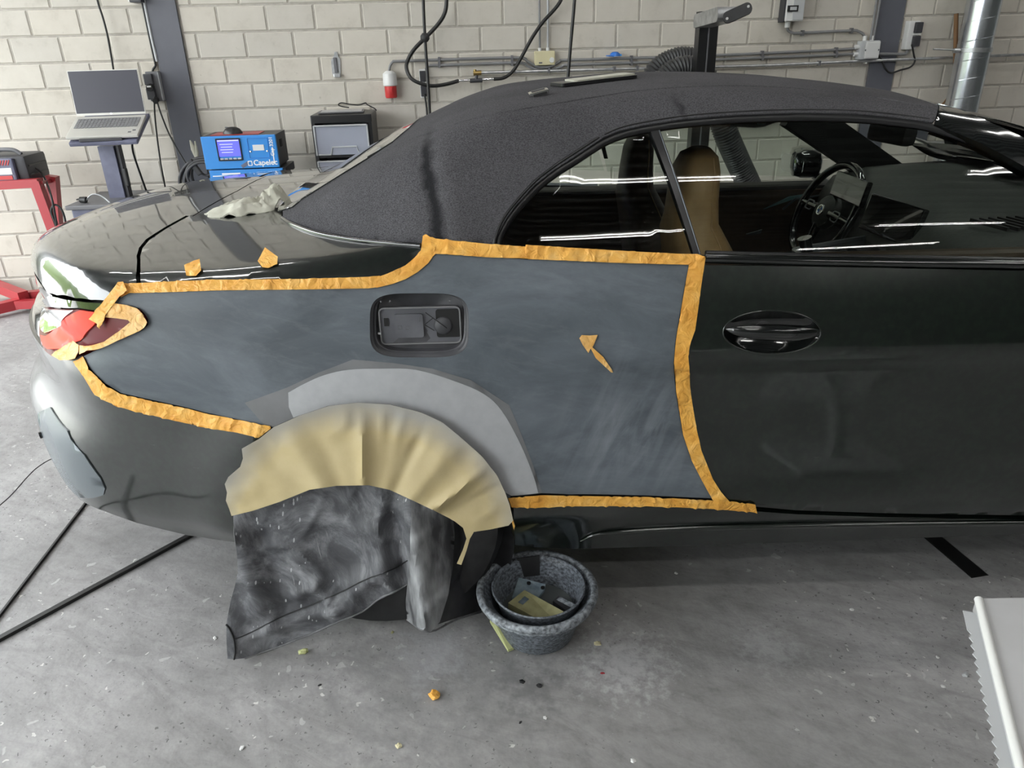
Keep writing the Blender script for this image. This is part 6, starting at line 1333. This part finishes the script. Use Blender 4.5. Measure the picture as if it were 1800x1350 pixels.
q = lc(tb, (455, 259)); m_ = MB(); m_.box((q[0], -.011, q[2]), (.06, .004, .03)); m_.build('paper_slot', 'white_plastic', tb); v, f = ringprism(rrect(.11, .105, .006, 3), rrect(.107, .102, .005, 3), .003, frame((q[0], -.0095, q[2]-.003), (1, 0, 0), (0, 0, 1))); mk('printer_door', v, f, 'blue_plastic', tb)
for dx in (-.045, .045): m_ = MB(); m_.lathe([(0, .003), (.005, .002), (.005, 0)], n=10, axis='y'); m_.v = [(p[0]+q[0]+dx, -p[1]-.010, p[2]+q[2]-.02) for p in m_.v]; m_.build('door_screw', 'chrome', tb)
q = lc(tb, (447, 290)); text_part('maker_name', 'Capelec', .040, 'clipwhite', tb, (q[0], -.0115, q[2]), (pi/2, 0, 0), .0008); m_ = MB(); v, f = ringprism(rrect(.024, .026, .004, 3), rrect(.016, .018, .003, 3), .002, frame((q[0]-.018, -.0105, q[2]+.011), (1, 0, 0), (0, 0, 1))); mk('maker_logo', v, f, 'clipwhite', tb)
q = lc(tb, (479, 262)); text_part('model_name', 'Cap 3201', .026, 'clipwhite', tb, (q[0]+.008, -.0115, q[2]-.035), (pi/2, -pi/2, 0), .0004)
q0 = lc(tb, (479, 264)); m_ = MB(); m_.box((q0[0]+.003, -.0115, czb-.022), (.005, .003, bh*.5)); m_.build('white_stripe', 'clipwhite', tb); q = lc(tb, (432, 289)); m_ = MB(); m_.box((q[0], -.0112, q[2]), (.045, .002, .018), (0, -.5, 0)); m_.build('dark_stripe', 'slate', tb)
qb = lc(tb, (430, 304)); m_ = MB(); m_.box((cxb+.012, .01, czb-bh/2-.028), (bw*1.0, .03, .044), None, .004); m_.build('lower_panel', 'blue_steel', tb); m_ = MB(); m_.box((cxb+.02, .15, czb-bh/2-.028), (bw*1.02, .27, .042)); m_.build('lower_case', 'dark_grey', tb)
text_part('function_name', 'emission test', .018, 'clipwhite', tb, (cxb-bw/2+.02, -.006, czb-bh/2-.028), (pi/2, 0, 0)) if False else None
m_ = MB(); m_.box((cxb+.0, -.006, czb-bh/2-.037), (bw*.86, .003, .005)); m_.build('white_stripe', 'clipwhite', tb)
m_ = MB(); m_.box((cxb-.07, -.006, czb-bh/2-.027), (.10, .002, .008)); m_.build('small_print', 'clipwhite', tb)
pa, pb = lc(tb, (412, 320)), lc(tb, (483, 320)); zz = czb-bh/2-.05; m_ = MB(); m_.box(((pa[0]+pb[0])/2, .12, (zz-z0)/2), (pb[0]-pa[0], .16, zz+z0), None, .008); m_.build('pillar', 'blue_steel', tb); m_ = MB(); m_.box(((pa[0]+pb[0])/2, .12, -z0+.03), (.5, .45, .06), None, .01); m_.build('foot', 'blue_steel', tb)
qv = (cxb+bw/2-.001, .12, czb+.03); m_ = MB(); m_.box(qv, (.006, .05, .04)); m_.build('side_vent', 'gap', tb)
ms = thing('computer_mouse', 'black computer mouse on top of the blue machine', 'mouse', tuple(W(s0+lc(tb, (401, 236))[0], z0+czb+bh/2-.002, WB-.1)), RW); m_ = MB(); m_.lathe([(0, .040), (.020, .038), (.036, .028), (.046, .012), (.047, 0)], n=22); m_.v = [(p[0]*1.15, p[1]*.72, p[2]) for p in m_.v]; m_.build('mouse_shell', 'black_trim', ms, 70); m_ = MB(); m_.box((-.03, 0, .037), (.016, .006, .006), None, .002); m_.build('scroll_wheel', 'mid_grey', ms)
mp_ = MB(); mp_.box((0, 0, 0), (.26, .16, .003)); o = mp_.build('mouse_mat', 'red_steel'); o.location = tuple(W(s0+cxb-.03, z0+czb+bh/2+.0, WB-.12)); o.rotation_euler = (0, 0, RW); tag(o, 'dark red mouse mat on top of the blue machine', 'mat')
# coiled hose with clamp hung on the left column
co = wth('cable_coil', 'coil of grey sample hose hanging beside the blue machine', 'hose', (364, 312), .26)
for k in range(7):
    rx, rz = .10+.010*k, .095+.014*k; P = [(rx*cos(a)*(1+.05*sin(3*a+k))+.012*sin(k*2.1), .014*((k*5) % 7-3), rz*sin(a)-.01*k) for a in np.linspace(0, 2*pi, 40)]
    m_ = MB(); m_.tube([(p[0], p[1], p[2]+.0) for p in P][:-1], .0085, 8, True); m_.build('hose_loop', 'cable_grey', co, 80)
qh = lc(co, (337, 262)); m_ = MB(); m_.tube([(qh[0], 0, qh[2]+.05), (qh[0]+.01, 0, qh[2]), (qh[0]+.02, 0, qh[2]-.05)], [.004, .016, .012], 8); m_.tube([(qh[0]+.03, -.01, qh[2]+.045), (qh[0]+.03, -.01, qh[2]-.02), (qh[0]+.02, 0, qh[2]-.05)], [.004, .010, .010], 8); m_.build('probe_clamp', 'rag', co, 60)
qh2 = lc(co, (348, 293)); m_ = MB(); m_.box((qh2[0]-.01, -.02, qh2[2]), (.03, .03, .10), (0, -.5, 0), .006); m_.build('strap', 'dark_grey', co)
m_ = MB(); m_.tube(crom([lc(co, (350, 276)), lc(co, (358, 284)), lc(co, (370, 286))], 5), .007, 8); m_.tube(crom([lc(co, (352, 303)), lc(co, (362, 308)), lc(co, (376, 306))], 5), .007, 8); m_.build('hose_tail', 'cable_grey', co, 80)
wtube('power_cable', 'black cord from the blue machine down to its pillar foot', 'cable', [(503, 296), (510, 308), (514, 325), (516, 345)], [.45, .42, .4, .4], .006, 'cable', 3)
# ---- drawer tower
WT = 0.40
dt = wth('drawer_tower', 'black frame tower with clear plastic drawers', 'drawers', (600, 250), WT); s0, z0, w0 = t_anchor[dt.name]
a, b = lc(dt, (546, 215)), lc(dt, (653, 207)); tw = b[0]-a[0]; cx = (a[0]+b[0])/2; tz = (a[2]+b[2])/2+.006; dep = .36
m_ = MB(); m_.box((cx, dep/2, tz), (tw, dep, .045), None, .006); m_.build('top_panel', 'black_trim', dt)
q1 = lc(dt, (600, 275)); pit = tz-q1[2]-.01
for k in range(4):
    zt_ = tz-.03-k*pit; 
    if k: m_ = MB(); m_.box((cx, dep/2, zt_+.022), (tw*.97, dep*.95, .018)); m_.build('shelf', 'black_trim', dt)
    dr = MB(); hh = pit-.034; zc_ = zt_-hh/2-.004; wd = tw-.045; dr.box((cx-.008, -.004, zc_), (wd, .006, hh), None, .002); d_ = dr.build('drawer', 'frosted', dt)
    m_ = MB(); zz2 = zc_-hh*.5; m_.tube([(cx-wd*.5, -.008, zz2+.003), (cx-wd*.26, -.008, zz2+.003), (cx-wd*.22, -.010, zz2+.045), (cx+wd*.24, -.010, zz2+.045), (cx+wd*.28, -.008, zz2+.003), (cx+wd*.48, -.008, zz2+.003)], .0045, 6); m_.build('grip', 'light_grey', d_, 40)
    m_ = MB(); m_.box((cx-.008, -.010, zc_+hh/2), (wd, .014, .008), None, .002); m_.box((cx-.008-wd/2, -.008, zc_), (.008, .012, hh)); m_.box((cx-.008+wd/2, -.008, zc_), (.008, .012, hh)); m_.build('drawer_edge', 'light_grey', d_)
    m_ = MB(); m_.box((cx-.008, dep/2, zc_), (wd-.01, dep-.05, hh-.01)); m_.build('drawer_bin', 'drawer_fill', d_) if False else None
    m_ = MB(); m_.box((cx-.008, dep-.05, zc_), (wd, .006, hh)); m_.box((cx-.008, dep/2, zc_-hh/2+.004), (wd, dep-.06, .005)); m_.build('drawer_back', 'light_grey', d_)
for sx in (-1, 1): m_ = MB(); m_.box((cx+sx*(tw/2-.012), dep/2, (tz-z0)/2), (.02, dep, tz+z0-.03)); m_.build('side_panel', 'black_trim', dt)
m_ = MB(); m_.box((cx, dep-.012, (tz-z0)/2), (tw-.02, .012, tz+z0-.03)); m_.build('back_panel', 'light_grey', dt); m_ = MB(); m_.box((cx, dep/2, -z0+.02), (tw, dep, .04)); m_.build('base', 'black_trim', dt)
pk = MB(); pk.box((0, 0, 0), (.07, .06, .08), None, .004); o = pk.build('parcel', 'tape_pale'); o.location = tuple(W(s0+cx-.01, z0+tz-.03-1*pit-.0+(-pit+.034)+.052, WT-.16)); o.rotation_euler = (0, 0, RW+.3); tag(o, 'small light brown carton inside the second clear drawer', 'carton')
tbz = z0+tz+.0235; tab = thing('tablet', 'flat grey tablet with a thin cable on top of the drawer tower', 'tablet', tuple(W(s0+cx-.01, tbz, WT-.16)), RW+.06); m_ = MB(); m_.box((0, 0, .006), (.26, .19, .008), None, .003); m_.build('tablet_body', 'mid_grey', tab); m_ = MB(); m_.box((0, 0, .0105), (.235, .165, .001)); m_.build('tablet_screen', 'sheet_grey', tab)
m_ = MB(); m_.tube(crom([(.04, .06, .022), (.0, .05, .03), (-.02, .05, .04), (.0, .05, .05), (.05, .05, .04), (.10, .05, .035), (.14, .05, .045), (.15, .05, .035), (.19, .06, .012), (.20, .07, -.0)], 5), .0035, 6); m_.build('tablet_cable', 'cable', tab, 60)
